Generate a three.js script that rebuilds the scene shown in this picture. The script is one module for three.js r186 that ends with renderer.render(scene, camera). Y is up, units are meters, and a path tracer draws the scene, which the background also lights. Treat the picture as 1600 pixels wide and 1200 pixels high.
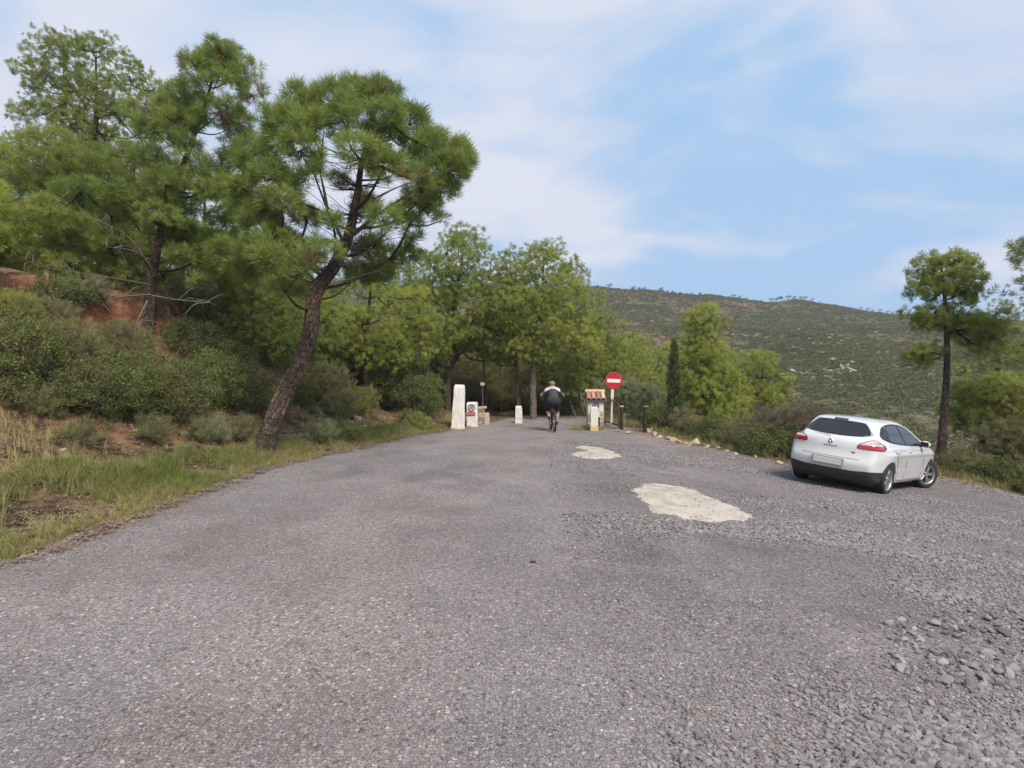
import * as THREE from 'three';
import { mergeGeometries, mergeVertices } from 'three/addons/utils/BufferGeometryUtils.js';
import { RoundedBoxGeometry } from 'three/addons/geometries/RoundedBoxGeometry.js';

// ---------------------------------------------------------------- camera, sky, sun
const W = 1024, H = 768, F = 950, EYE = 1.7;             // F: focal length in pixels of the 1600 x 1200 photograph
const scene = new THREE.Scene();
const camera = new THREE.PerspectiveCamera(2 * Math.atan(600 / F) * 180 / Math.PI, W / H, 0.1, 3000);
camera.position.set(0, EYE, 0); camera.lookAt(0, EYE, -10);
const renderer = new THREE.WebGLRenderer({ antialias: true });
renderer.setSize(W, H); renderer.toneMapping = THREE.LinearToneMapping; renderer.toneMappingExposure = 1.12;
renderer.shadowMap.enabled = true;
const sun = new THREE.DirectionalLight(new THREE.Color(1, 0.885, 0.72), 4.4);
sun.position.set(24, 58, 34); sun.target.position.set(0, 0, -14); scene.add(sun, sun.target);
sun.castShadow = true; sun.shadow.radius = 40; sun.shadow.mapSize.set(2048, 2048);
Object.assign(sun.shadow.camera, { left: -45, right: 45, top: 45, bottom: -45, near: 1, far: 200 });

// ---------------------------------------------------------------- noise and small maths
function rng(seed) { let a = seed >>> 0; return () => { a = (a + 0x6D2B79F5) | 0; let t = Math.imul(a ^ (a >>> 15), 1 | a); t = (t + Math.imul(t ^ (t >>> 7), 61 | t)) ^ t; return ((t ^ (t >>> 14)) >>> 0) / 4294967296; }; }
const hash = (x, y, z = 0) => { let h = Math.imul(x | 0, 374761393) ^ Math.imul(y | 0, 668265263) ^ Math.imul(z | 0, 1274126177); h = Math.imul(h ^ (h >>> 13), 1103515245); return ((h ^ (h >>> 16)) >>> 0) / 4294967296; };
const clamp = (v, a, b) => v < a ? a : v > b ? b : v, lerp = (a, b, t) => a + (b - a) * t;
const sstep = (a, b, v) => { const t = clamp((v - a) / (b - a), 0, 1); return t * t * (3 - 2 * t); };
function noise(x, y, z = 0) {
  const xi = Math.floor(x), yi = Math.floor(y), zi = Math.floor(z); let u = x - xi, v = y - yi, w = z - zi;
  u = u * u * (3 - 2 * u); v = v * v * (3 - 2 * v); w = w * w * (3 - 2 * w);
  const a = lerp(lerp(hash(xi, yi, zi), hash(xi + 1, yi, zi), u), lerp(hash(xi, yi + 1, zi), hash(xi + 1, yi + 1, zi), u), v);
  if (w === 0) return a * 2 - 1;
  const b = lerp(lerp(hash(xi, yi, zi + 1), hash(xi + 1, yi, zi + 1), u), lerp(hash(xi, yi + 1, zi + 1), hash(xi + 1, yi + 1, zi + 1), u), v);
  return lerp(a, b, w) * 2 - 1;
}
const fbm = (x, y, z = 0, o = 4) => { let s = 0, a = 0.5; for (let i = 0; i < o; i++) { s += a * noise(x, y, z + i * 7.3 * (z ? 1 : 0)); x = x * 2.03 + 17.1; y = y * 2.03 - 9.7; z *= 2.03; a *= 0.5; } return s; };
const table = (xs, ys, v) => { if (v <= xs[0]) return ys[0]; for (let i = 1; i < xs.length; i++) if (v <= xs[i]) { const t = (v - xs[i - 1]) / (xs[i] - xs[i - 1]); return lerp(ys[i - 1], ys[i], t * t * (3 - 2 * t) * 0.5 + t * 0.5); } return ys[ys.length - 1]; };
const V = (x, y, z) => new THREE.Vector3(x, y, z), C = (r, g, b) => new THREE.Color().setRGB(r, g, b);

// ---------------------------------------------------------------- the sky: air and thin cloud, computed by direction
{
  const w = 1536, h = 768, data = new Float32Array(w * h * 4);
  for (let j = 0; j < h; j++) for (let i = 0; i < w; i++) {
    const el = ((j + 0.5) / h - 0.5) * Math.PI, az = ((i + 0.5) / w - 0.5) * 2 * Math.PI;
    const dx = Math.cos(el) * Math.cos(az), dy = Math.sin(el), dz = Math.cos(el) * Math.sin(az);
    const up = Math.max(dy, 0.0), air = Math.pow(1 - up, 3);
    let r = lerp(0.335, 0.39, air), g = lerp(0.525, 0.56, air), b = lerp(0.785, 0.795, air);
    const k = 1 / (Math.max(dy, 0) + 0.22), cx = dx * k, cz = dz * k;                 // a cloud layer overhead
    const wx = fbm(cx * 1.3 + 4, cz * 1.3 + 8, 0, 3), wz = fbm(cx * 1.3 - 11, cz * 1.3 + 2, 0, 3);
    let c = fbm(cx * 0.9 + wx * 0.9 + 3.1, cz * 1.5 + wz * 0.7 + 1.7, 0, 6) * 1.5 + 0.42;
    c = c * 0.62 - dx * 0.55 + 0.04 + 0.85 * fbm(cx * 3.1 + wx * 1.8 + 20, cz * 5.5 + wz * 1.5, 0, 6);                                                    // thicker to the west (left), thinner over the hill
    const f = Math.max(-dz, 0), px = f > 0.1 ? dx / f : 9, py = f > 0.1 ? dy / f : 9;
    const bank = Math.exp(-Math.pow((py - 0.255 + 0.10 * (px - 0.05)) / 0.075, 2)) * Math.exp(-Math.pow((px - 0.02) / 0.26, 2));
    const low = Math.exp(-Math.pow((py - 0.235) / 0.02, 2)) * Math.exp(-Math.pow((px - 0.2) / 0.13, 2));
    c += bank * (0.8 + 1.1 * fbm(px * 7 + 2, py * 20, 0, 5)) + low * (0.3 + 0.5 * fbm(px * 6, py * 30, 0, 3)) + 0.22 * sstep(0.5, 0.95, px);
    const gap = Math.exp(-Math.pow((px - 0.3) / 0.3, 2) - Math.pow((py - 0.4) / 0.2, 2)); c -= gap * 0.12;
    c = sstep(-0.15, 1.05, c);
    const t = 0.9 * c, shade = 0.97 + 0.05 * fbm(cx * 3, cz * 3, 0, 3);
    r = lerp(r, 0.72 * shade, t); g = lerp(g, 0.73 * shade, t); b = lerp(b, 0.82 * shade, t);
    if (dy < 0) { const q = sstep(0, -0.25, dy); r = lerp(r, 0.2, q); g = lerp(g, 0.19, q); b = lerp(b, 0.18, q); }
    const o = (j * w + i) * 4; data[o] = r; data[o + 1] = g; data[o + 2] = b; data[o + 3] = 1;
  }
  const sky = new THREE.DataTexture(data, w, h, THREE.RGBAFormat, THREE.FloatType);
  sky.mapping = THREE.EquirectangularReflectionMapping; sky.magFilter = sky.minFilter = THREE.LinearFilter; sky.needsUpdate = true;
  scene.background = sky; scene.environment = sky;
}
scene.fog = new THREE.FogExp2(0xb9c4d6, 0.00045);

// ---------------------------------------------------------------- the lie of the land (x right, d metres ahead)
const LE_D = [-14, 5.8, 9.5, 11.9, 14, 17, 19.5, 21, 24, 27, 31], LE_X = [-5, -4.9, -5.0, -5.0, -4.4, -3.55, -2.85, -2.2, -1.2, -0.3, 0.9];
const leftEdge = d => { if (d <= LE_D[0]) return LE_X[0]; for (let i = 1; i < LE_D.length; i++) if (d <= LE_D[i]) return lerp(LE_X[i - 1], LE_X[i], (d - LE_D[i - 1]) / (LE_D[i] - LE_D[i - 1])); return 0.9; };
const RIGHT = [[3.9, 31], [3.5, 27], [3.35, 24.4], [4.1, 22], [4.7, 18.7], [5.4, 17.3], [7.05, 15.5], [8.8, 15.6], [10.6, 15.5], [11.9, 14.2], [14.5, 12], [17, 8], [18, 0], [18, -14]];
const POLY = [...LE_D.map((d, i) => [LE_X[i], d]), ...RIGHT];
function edgeDist(x, d) {
  let best = 1e9, inside = false;
  for (let i = 0, j = POLY.length - 1; i < POLY.length; j = i++) {
    const [ax, ay] = POLY[j], [bx, by] = POLY[i], ex = bx - ax, ey = by - ay, t = clamp(((x - ax) * ex + (d - ay) * ey) / (ex * ex + ey * ey), 0, 1);
    const qx = x - ax - ex * t, qy = d - ay - ey * t; best = Math.min(best, qx * qx + qy * qy);
    if ((ay > d) !== (by > d) && x < ax + ex * (d - ay) / (by - ay)) inside = !inside;
  }
  return (inside ? -1 : 1) * Math.sqrt(best) + 0.12 * noise(x * 1.3, d * 1.3) + 0.05 * noise(x * 5, d * 5);
}
function paved(x, d) {                                     // road and lot surface
  let h = 0.12 * sstep(8, 20, d) + 0.08 * sstep(20, 27, d) - 0.6 * sstep(27, 42, d);
  h -= 0.092 * Math.pow(Math.max(0, x - 1.9), 1.02) * (1 - sstep(14, 21.5, d)) * (0.72 + 0.28 * sstep(3, 12, d));
  h = Math.max(h, -1.1);
  const near = 1 - sstep(18, 26, d);
  h += near * (0.018 * noise(x * 0.8, d * 0.8) + 0.010 * noise(x * 2.3 + 9, d * 2.3));
  h -= 0.07 * Math.exp(-Math.pow((x - 3.35) / 0.75, 2) - Math.pow((d - 4.35) / 0.42, 2));   // the pothole full of rubble
  return h;
}
const ridgeQ = [-1200, 0, 700, 900, 1000, 1100, 1200, 1245, 1300, 1400, 1500, 1600, 2200, 4000], ridgeY = [470, 440, 445, 447, 451, 461, 471, 466, 474, 487, 495, 501, 520, 560];
const bearing = (x, d) => { const a = Math.atan2(x, d); return 800 + F * Math.tan(clamp(a, -1.25, 1.25)); };
function farLand(x, d) {
  const rr = Math.hypot(x, d), q = bearing(x, d), D = 300 + 24 * Math.sin(q * 0.006);
  const top = EYE + (600 - table(ridgeQ, ridgeY, q)) / F * Math.min(D, D * 1.0) * 1.0;
  const fw = d > 10 ? d : rr, t = (fw - 55) / (D - 55);
  let h = t < 0 ? -8 : t < 1 ? -8 + (top + 8) * Math.pow(t, 1.1) : top - (fw - D) * 0.25;
  const amp = sstep(0.05, 0.4, t) * (1 - 0.6 * sstep(0.8, 1, t));
  h += amp * (7 * fbm(x * 0.018 + 3, d * 0.012, 0, 4) + 1.6 * fbm(x * 0.09, d * 0.09, 0, 3));
  return Math.max(h, -12);
}
function land(x, d) {                                      // bare ground
  const e = edgeDist(x, d); let near;
  const base = paved(clamp(x, leftEdge(d), 14), clamp(d, -20, 40));
  if (e < 0) near = base - 0.05 - 0.02 * sstep(0, -0.4, e);
  else {
    const xc = table([-14, 20, 31], [3, 1, 2.4], d), w = sstep(-1.6, 1.6, x - xc);
    const B = 1 - 0.72 * sstep(16.5, 25, d) * (1 - 0.6 * sstep(6, 20, e));
    const left = B * table([0, 0.4, 1.4, 3.3, 4.4, 5.2, 5.9, 8, 20, 60], [0, 0.05, 0.40, 1.25, 2.15, 2.95, 4.0, 4.3, 6, 12], e + 0.5 * fbm(x * 0.5, d * 0.5, 0, 3) * sstep(0.3, 1.5, e)) + sstep(0.2, 1.2, e) * (0.28 * fbm(x * 0.9, d * 0.9, 0, 4) + 0.10 * fbm(x * 3, d * 3, 0, 3));
    const right = table([0, 0.35, 0.9, 4, 10, 30, 60], [0, 0.05, -0.08, -1.35, -3.1, -7.0, -8.5], e) + sstep(0.1, 1, e) * 0.25 * fbm(x * 0.8, d * 0.8, 0, 4);
    near = base - 0.05 * (1 - sstep(0, 0.25, e)) + lerp(left, right, w);
  }
  const k = sstep(45, 105, Math.hypot(x, d)) * (d > 0 ? 1 : 0.5);
  return k > 0 ? lerp(near, farLand(x, d), k) : near;
}
const surface = (x, d) => edgeDist(x, d) < 0 ? paved(x, d) : land(x, d);
const at = (px, py, d) => V((px - 800) / F * d, EYE + (600 - py) / F * d, -d);
function hit(px, py, d0 = 2, d1 = 400) {                   // where a line of sight meets the ground
  for (let d = d0; d < d1; d *= 1.004) { const p = at(px, py, d); if (p.y <= surface(p.x, d)) return p; } return at(px, py, d1);
}
const onGround = (px, d, dy = 0) => { const x = (px - 800) / F * d; return V(x, surface(x, d) + dy, -d); };

// ---------------------------------------------------------------- naming
const taken = {};
function numbered(n) { const k = taken[n] = (taken[n] ?? -1) + 1; return k ? n + '_' + String(k).padStart(3, '0') : n; }
function tag(o, label, category, group, kind) { o.userData.label = label; o.userData.category = category; if (group) o.userData.group = group; if (kind) o.userData.kind = kind; return o; }
function thing(name, label, category, pos = V(0, 0, 0), group) { const g = new THREE.Group(); g.name = numbered(name); g.position.copy(pos); scene.add(g); return tag(g, label, category, group); }
function part(name, geo, mat, parent) { const m = new THREE.Mesh(geo, mat); m.name = name; m.castShadow = m.receiveShadow = true; parent.add(m); return m; }
function structure(name, geo, mat, label, category) { const m = part(numbered(name), geo, mat, scene); return tag(m, label, category, null, 'structure'); }
const dummy = new THREE.Object3D(), UP = V(0, 1, 0);
function scatter(name, geo, mat, items, parent) {          // copies nobody could count
  const m = new THREE.InstancedMesh(geo, mat, items.length); m.name = name; m.castShadow = m.receiveShadow = true; m.userData.kind = 'stuff';
  const q = new THREE.Quaternion(), q2 = new THREE.Quaternion();
  items.forEach((it, i) => {
    dummy.position.copy(it.p); q.setFromUnitVectors(UP, it.n || UP); q2.setFromAxisAngle(UP, it.a || 0); dummy.quaternion.copy(q).multiply(q2);
    if (it.s.isVector3) dummy.scale.copy(it.s); else dummy.scale.setScalar(it.s);
    dummy.updateMatrix(); m.setMatrixAt(i, dummy.matrix); if (it.c) m.setColorAt(i, it.c);
  });
  parent.add(m); return m;
}

// ---------------------------------------------------------------- textures (matter only: grain, aggregate, bark)
function texture(n, fn, srgb) {
  const d = new Uint8Array(n * n * 4);
  for (let j = 0; j < n; j++) for (let i = 0; i < n; i++) { const c = fn(i, j), o = (j * n + i) * 4; d[o] = clamp(c[0], 0, 255); d[o + 1] = clamp(c[1], 0, 255); d[o + 2] = clamp(c[2], 0, 255); d[o + 3] = 255; }
  const t = new THREE.DataTexture(d, n, n); t.wrapS = t.wrapT = THREE.RepeatWrapping; t.magFilter = THREE.LinearFilter; t.minFilter = THREE.LinearMipmapLinearFilter; t.generateMipmaps = true;
  if (srgb) t.colorSpace = THREE.SRGBColorSpace; t.needsUpdate = true; return t;
}
const wrapNoise = (x, y, n, k) => { const s = n; const xi = Math.floor(x), yi = Math.floor(y); let u = x - xi, v = y - yi; u = u * u * (3 - 2 * u); v = v * v * (3 - 2 * v); const m = a => ((a % s) + s) % s; return lerp(lerp(hash(m(xi), m(yi), k), hash(m(xi + 1), m(yi), k), u), lerp(hash(m(xi), m(yi + 1), k), hash(m(xi + 1), m(yi + 1), k), u), v); };
function aggregate(n, cells, seed) {                       // stones set in binder: [stone id, nearness to its edge]
  const id = new Int32Array(n * n), ed = new Float32Array(n * n), cs = n / cells, m = a => ((a % cells) + cells) % cells;
  const jx = new Float32Array(cells * cells), jy = jx.slice(), st = jx.slice();
  for (let i = 0; i < cells * cells; i++) { jx[i] = 0.15 + 0.7 * hash(i, seed, 1); jy[i] = 0.15 + 0.7 * hash(i, seed, 2); st[i] = 0.7 + 0.9 * hash(i, seed, 3); }
  for (let j = 0; j < n; j++) for (let i = 0; i < n; i++) {
    const gx = i / cs, gy = j / cs, cx = Math.floor(gx), cy = Math.floor(gy); let b1 = 9, b2 = 9, bi = 0;
    for (let yy = cy - 1; yy <= cy + 1; yy++) for (let xx = cx - 1; xx <= cx + 1; xx++) { const k = m(yy) * cells + m(xx), a = gx - xx - jx[k], b = gy - yy - jy[k], s = st[k], dd = (a * a * s + b * b / s) * (0.75 + 0.5 * jx[k]); if (dd < b1) { b2 = b1; b1 = dd; bi = k; } else if (dd < b2) b2 = dd; }
    id[j * n + i] = bi; ed[j * n + i] = clamp((Math.sqrt(b2) - Math.sqrt(b1)) * 2.4, 0, 1);
  }
  return { id, ed };
}
const roadMaps = (() => {
  const n = 2048, A = aggregate(n, 120, 11), B = aggregate(n, 250, 23), hgt = new Float32Array(n * n);
  const map = texture(n, (i, j) => {
    const o = j * n + i, show = hash(A.id[o], 5, 5) < 0.50 && A.ed[o] > 0.12, L = show ? A : B, s = L.id[o], e = L.ed[o];
    const tone = hash(s, 31, show ? 1 : 2), hue = hash(s, 47, show ? 3 : 4), fine = wrapNoise(i / 3, j / 3, Math.ceil(n / 3), 9) - 0.5;
    let v = 0.72 + 0.28 * (tone - 0.5) + (tone > 0.97 ? 0.11 : 0) - (tone < 0.05 ? 0.1 : 0);
    const grit = 0.55 + 0.2 * (wrapNoise(i / 5, j / 5, Math.ceil(n / 5), 3) - 0.5); v = lerp(grit, v, sstep(0.05, 0.4, e)) + fine * 0.12;
    hgt[o] = (show ? 0.55 : 0.35) * sstep(0, 0.5, e) + (show ? 0.3 : 0.18) * tone + fine * 0.12;
    const w = (hue - 0.5) * 0.06; return [255 * v * (1 + w), 255 * v * (0.985 - Math.abs(w) * 0.25), 255 * v * (0.985 - w)];
  }, true);
  const bump = texture(n, (i, j) => { const v = 255 * clamp(hgt[j * n + i], 0, 1); return [v, v, v]; });
  return { map, bump };
})();
const soilMaps = (() => {
  const n = 1024, A = aggregate(n, 60, 71);
  const f = (i, j) => { let s = 0, a = 0.5, k = 8; for (let q = 0; q < 6; q++) { s += a * wrapNoise(i / n * k, j / n * k, k, q); k *= 2; a *= 0.6; } return s / 1.19; };
  const hg = new Float32Array(n * n);
  const map = texture(n, (i, j) => { const o = j * n + i, s = f(i, j), st = hash(A.id[o], 3) < 0.16 ? sstep(0.25, 0.5, A.ed[o]) : 0; hg[o] = s * 0.7 + st * 0.35; const v = 0.5 + 0.75 * (s - 0.5) * 1.5 + st * 0.18 + 0.28; return [255 * v, 255 * (v * 0.98), 255 * (v * 0.95)]; }, true);
  const bump = texture(n, (i, j) => { const v = 255 * clamp(hg[j * n + i], 0, 1); return [v, v, v]; });
  return { map, bump };
})();
const barkMaps = (() => {
  const n = 512, A = aggregate(n, 18, 5);
  const hg = new Float32Array(n * n);
  const map = texture(n, (i, j) => { const o = j * n + i, e = sstep(0.0, 0.6, A.ed[o] + 0.5 * (wrapNoise(i / 10, j / 30, Math.ceil(n / 10), 6) - 0.5)), s = wrapNoise(i / 6, j / 24, Math.ceil(n / 6), 2) - 0.5, t = hash(A.id[o], 8); hg[o] = e * 0.8 + s * 0.3; const v = lerp(0.5, 0.74 + 0.42 * (t - 0.5), e) + s * 0.34; return [255 * v, 255 * v * 0.96, 255 * v * 0.93]; }, true);
  const bump = texture(n, (i, j) => { const v = 255 * clamp(hg[j * n + i], 0, 1); return [v, v, v]; });
  return { map, bump };
})();
const rep = (t, x, y = x) => { const c = t.clone(); c.repeat.set(x, y); c.needsUpdate = true; return c; };

// ---------------------------------------------------------------- materials
const std = (c, roughness = 0.9, o = {}) => new THREE.MeshStandardMaterial({ color: c, roughness, ...o });
const M = {
  road: std(C(1, 1, 1), 0.92, { vertexColors: true, map: roadMaps.map, bumpMap: roadMaps.bump, bumpScale: 0.013 }),
  soil: std(C(1, 1, 1), 1, { vertexColors: true, map: soilMaps.map, bumpMap: soilMaps.bump, bumpScale: 0.05 }),
  concrete: std(C(0.51, 0.465, 0.43), 0.95, { bumpMap: soilMaps.bump, bumpScale: 0.002 }),
  stone: std(C(1, 1, 1), 0.95, {}), 
  bark: std(C(0.20, 0.15, 0.125), 1, { map: barkMaps.map, bumpMap: barkMaps.bump, bumpScale: 0.03 }),
  paleBark: std(C(0.34, 0.31, 0.27), 1, { map: barkMaps.map, bumpMap: barkMaps.bump, bumpScale: 0.015 }),
  twig: std(C(0.11, 0.09, 0.072), 1), deadTwig: std(C(0.135, 0.12, 0.10), 1),
  leaf: new THREE.MeshPhysicalMaterial({ color: C(1, 1, 1), roughness: 0.85, transmission: 0.46, thickness: 0, side: THREE.DoubleSide, specularIntensity: 0.3 }),
  dry: std(C(1, 1, 1), 1, { side: THREE.DoubleSide }),
  lime: std(C(0.76, 0.735, 0.70), 0.95, { map: rep(soilMaps.map, 0.9), bumpMap: soilMaps.bump, bumpScale: 0.006 }),
};
M.concrete.map = M.lime.map = (() => { const n = 256; return texture(n, (i, j) => { const v = 0.93 + 0.09 * (wrapNoise(i / 9, j / 9, Math.ceil(n / 9), 1) - 0.5) + 0.08 * (wrapNoise(i / 40, j / 40, Math.ceil(n / 40), 4) - 0.5); return [255 * v, 255 * v, 255 * v]; }, true); })();

M.concrete.map = (() => { const n = 1024, A = aggregate(n, 70, 91); return texture(n, (i, j) => { const o = j * n + i, st = hash(A.id[o], 6) < 0.10 ? sstep(0.2, 0.5, A.ed[o]) * (hash(A.id[o], 7) - 0.75) * 0.5 : 0, v = 0.92 + st + 0.12 * (wrapNoise(i / 6, j / 6, Math.ceil(n / 6), 1) - 0.5) + 0.16 * (wrapNoise(i / 64, j / 64, 16, 4) - 0.5); return [255 * v, 255 * v * 0.99, 255 * v * 0.97]; }, true); })();
// ---------------------------------------------------------------- ground, road, gravel lot
function grid(xs, ds, height, color, keep) {
  const nx = xs.length, nd = ds.length, pos = new Float32Array(nx * nd * 3), uv = new Float32Array(nx * nd * 2), col = new Float32Array(nx * nd * 3), idx = [];
  for (let j = 0; j < nd; j++) for (let i = 0; i < nx; i++) { const o = j * nx + i; let x = xs[i], d = ds[j]; const y = height(x, d); pos.set([x, y, -d], o * 3); uv.set([x / 3, d / 3], o * 2); col.set(color(x, d, y), o * 3); }
  for (let j = 0; j < nd - 1; j++) for (let i = 0; i < nx - 1; i++) { const a = j * nx + i, b = a + 1, c = a + nx, e = c + 1; if (!keep || keep(xs[i], ds[j], xs[i + 1], ds[j + 1])) idx.push(a, b, c, b, e, c); }
  const g = new THREE.BufferGeometry(); g.setAttribute('position', new THREE.BufferAttribute(pos, 3)); g.setAttribute('uv', new THREE.BufferAttribute(uv, 2)); g.setAttribute('color', new THREE.BufferAttribute(col, 3)); g.setIndex(idx); g.computeVertexNormals(); return g;
}
function soilColor(x, d) {
  const e = edgeDist(x, d), n1 = fbm(x * 0.7, d * 0.7, 0, 4), n2 = fbm(x * 0.23 + 9, d * 0.23, 0, 3), rr = Math.hypot(x, d);
  const red = [0.215, 0.098, 0.055], litter = [0.185, 0.125, 0.075], grass = [0.27, 0.225, 0.12], far = [0.165, 0.145, 0.075], farRed = [0.22, 0.145, 0.085];
  let c;
  const slope = rr > 40 ? 0.3 : Math.hypot(land(x + 0.15, d) - land(x - 0.15, d), land(x, d + 0.15) - land(x, d - 0.15)) / 0.3;
  const isRed = sstep(0.6, 1.2, slope + n1 * 0.9) ; c = litter.map((v, i) => lerp(v, red[i], clamp(isRed + sstep(0.05, 0.3, n2) * 0.45, 0, 1)));
  const gr = (1 - sstep(0.35, 1.1, e + n1 * 0.5)) * 0.8; c = c.map((v, i) => lerp(v, grass[i], gr));
  if (x > 2.5 && e > 0) c = [0.24, 0.175, 0.125].map((v, i) => lerp(v, [0.15, 0.13, 0.08][i], sstep(0.8, 3, e)));
  const k = e + 14 * n2 > 16 ? 1 : 0; if (k > 0) { const m = sstep(0.02, 0.28, fbm(x * 0.03 + 5, d * 0.03, 0, 4)); c = c.map((v, i) => lerp(v, lerp(far[i], farRed[i], m), k)); }
  const v = 1 + 0.25 * n1; return c.map(q => q * v);
}
const axis = (a, b, lo, hi, n) => { const o = []; const u0 = Math.asinh(lo / a), u1 = Math.asinh(hi / a); for (let i = 0; i < n; i++) o.push(a * Math.sinh(lerp(u0, u1, i / (n - 1)))); return o; };
structure('ground', grid(axis(8, 0, -620, 620, 560), axis(9, 0, -60, 640, 430), land, soilColor), M.soil, 'reddish earth bank, verges and scrubby slopes around the road', 'ground');
const split = d => table([-14, 4, 8, 14, 21, 31], [1.6, 1.15, 1.2, 1.35, 2.4, 3.4], d);
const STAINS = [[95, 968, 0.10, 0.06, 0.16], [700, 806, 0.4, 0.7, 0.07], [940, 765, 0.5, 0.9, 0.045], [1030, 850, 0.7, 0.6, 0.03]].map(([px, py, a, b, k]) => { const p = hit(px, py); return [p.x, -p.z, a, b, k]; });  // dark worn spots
function pavedColor(x, d) {
  const n1 = fbm(x * 0.45 + 3, d * 0.45, 0, 4), n2 = fbm(x * 1.7, d * 1.7 + 4, 0, 3), n3 = fbm(x * 0.8 - 7, d * 0.35, 0, 3), lot = sstep(-0.9, 0.9, x - split(d) + n2);
  let v = 0.472 + 0.055 * n1 + 0.12 * n2; let p = 0.07 + 0.09 * n3;                             // p: pinkish and greyish stone
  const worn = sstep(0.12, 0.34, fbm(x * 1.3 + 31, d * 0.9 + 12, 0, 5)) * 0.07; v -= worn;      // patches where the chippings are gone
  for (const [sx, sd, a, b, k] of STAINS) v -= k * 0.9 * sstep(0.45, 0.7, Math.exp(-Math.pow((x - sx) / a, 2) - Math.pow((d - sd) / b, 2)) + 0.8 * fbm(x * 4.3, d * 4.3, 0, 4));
  v = lerp(v, v * 0.93, lot);
  const e = -edgeDist(x, d), sand = (1 - sstep(0, 0.8, e + n2 * 0.6)) * 0.75;
  const c = [v * (1 + p), v * (1 - 0.03), v * (1 - p * 0.35)]; return c.map((q, i) => lerp(q, [0.46, 0.36, 0.26][i], sand));
}
const roadX = []; for (let x = -6; x <= 19.0001; x += 0.11) roadX.push(x);
const roadD = []; for (let d = -14; d < 31; d += d < -1 ? 0.5 : 0.11) roadD.push(d);
const snapIn = (x0, d0, x1, d1) => edgeDist((x0 + x1) / 2, (d0 + d1) / 2) < 0.04;
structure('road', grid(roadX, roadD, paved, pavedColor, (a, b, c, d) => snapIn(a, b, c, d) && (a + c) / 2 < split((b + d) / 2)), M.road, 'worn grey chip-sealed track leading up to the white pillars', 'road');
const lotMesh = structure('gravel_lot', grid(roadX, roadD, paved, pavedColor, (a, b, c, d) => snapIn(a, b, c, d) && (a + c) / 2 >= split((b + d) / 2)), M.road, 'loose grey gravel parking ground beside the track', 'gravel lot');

function flatPatch(name, pix, label) {                     // pale infill, an outline of pixels laid on the ground
  const pts = pix.map(([px, py]) => { const p = hit(px, py); return [p.x, -p.z]; }), dense = [];
  pts.forEach((p, i) => { const q = pts[(i + 1) % pts.length]; for (let k = 0; k < 6; k++) { const t = k / 6, x = lerp(p[0], q[0], t), d = lerp(p[1], q[1], t); dense.push([x + 0.035 * noise(x * 6, d * 6), d + 0.07 * noise(x * 6 + 9, d * 6)]); } });
  const inside = (x, d) => { let s = false; for (let i = 0, j = dense.length - 1; i < dense.length; j = i++) { const [ax, ay] = dense[j], [bx, by] = dense[i]; if ((ay > d) !== (by > d) && x < ax + (bx - ax) * (d - ay) / (by - ay)) s = !s; } return s; };
  const x0 = Math.min(...dense.map(p => p[0])), x1 = Math.max(...dense.map(p => p[0])), d0 = Math.min(...dense.map(p => p[1])), d1 = Math.max(...dense.map(p => p[1]));
  const xs = [], ds = []; for (let x = x0; x <= x1; x += 0.014) xs.push(x); for (let d = d0; d <= d1; d += 0.018) ds.push(d);
  const g = grid(xs, ds, (x, d) => paved(x, d) + 0.005 + 0.001 * noise(x * 4, d * 4) , () => [1, 1, 1], (a, b, c, d) => inside((a + c) / 2 + 0.05 * noise(a * 11, b * 11) + 0.04 * noise(a * 40, b * 40), (b + d) / 2 + 0.08 * noise(a * 11 + 7, b * 11) + 0.05 * noise(a * 40 + 7, b * 40))); g.deleteAttribute('color');
  structure(name, g, M.concrete, label, 'concrete patch');
  return inside;
}
const inPatch = [
  flatPatch('concrete_patch', [[990, 764], [1005, 757], [1035, 757], [1078, 764], [1100, 775], [1140, 789], [1184, 811], [1160, 817], [1112, 818], [1080, 816], [1050, 807], [1020, 806], [1008, 796], [1010, 788], [992, 775]], 'large pale concrete patch with a pointed end in the gravel'),
  flatPatch('concrete_patch', [[898, 700], [912, 697], [938, 700], [962, 708], [974, 714], [950, 717], [925, 719], [905, 716], [889, 710], [905, 707], [918, 705]], 'small pale notched concrete patch in the track before the tiled pillar')];

// ---------------------------------------------------------------- loose stones
function stoneGeo(seed, det = 1, flat = 0.65) {
  const g = mergeVertices(new THREE.IcosahedronGeometry(1, det).deleteAttribute('normal').deleteAttribute('uv'), 1e-4), p = g.attributes.position, r = rng(seed), planes = [];
  for (let i = 0; i < 9; i++) planes.push([V(r() - 0.5, r() - 0.5, r() - 0.5).normalize(), 0.42 + 0.35 * r()]);
  for (let i = 0; i < p.count; i++) { const v = V().fromBufferAttribute(p, i); for (const [n, d] of planes) { const q = v.dot(n); if (q > d) v.addScaledVector(n, d - q); } p.setXYZ(i, v.x, v.y * flat, v.z * (0.75 + 0.001 * seed % 0.2)); }
  const f = g.toNonIndexed(); f.computeVertexNormals(); return f;
}
const stoneTint = r => { const v = 0.135 + 0.125 * r() + (r() > 0.97 ? 0.08 : 0), h = (r() - 0.4) * 0.13; return C(v * (1.02 + h), v * 0.955, v * (1 - h * 0.6)); };
const chip = [stoneGeo(3, 0, 0.5), stoneGeo(8, 0, 0.6), stoneGeo(17, 0, 0.45)];
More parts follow.
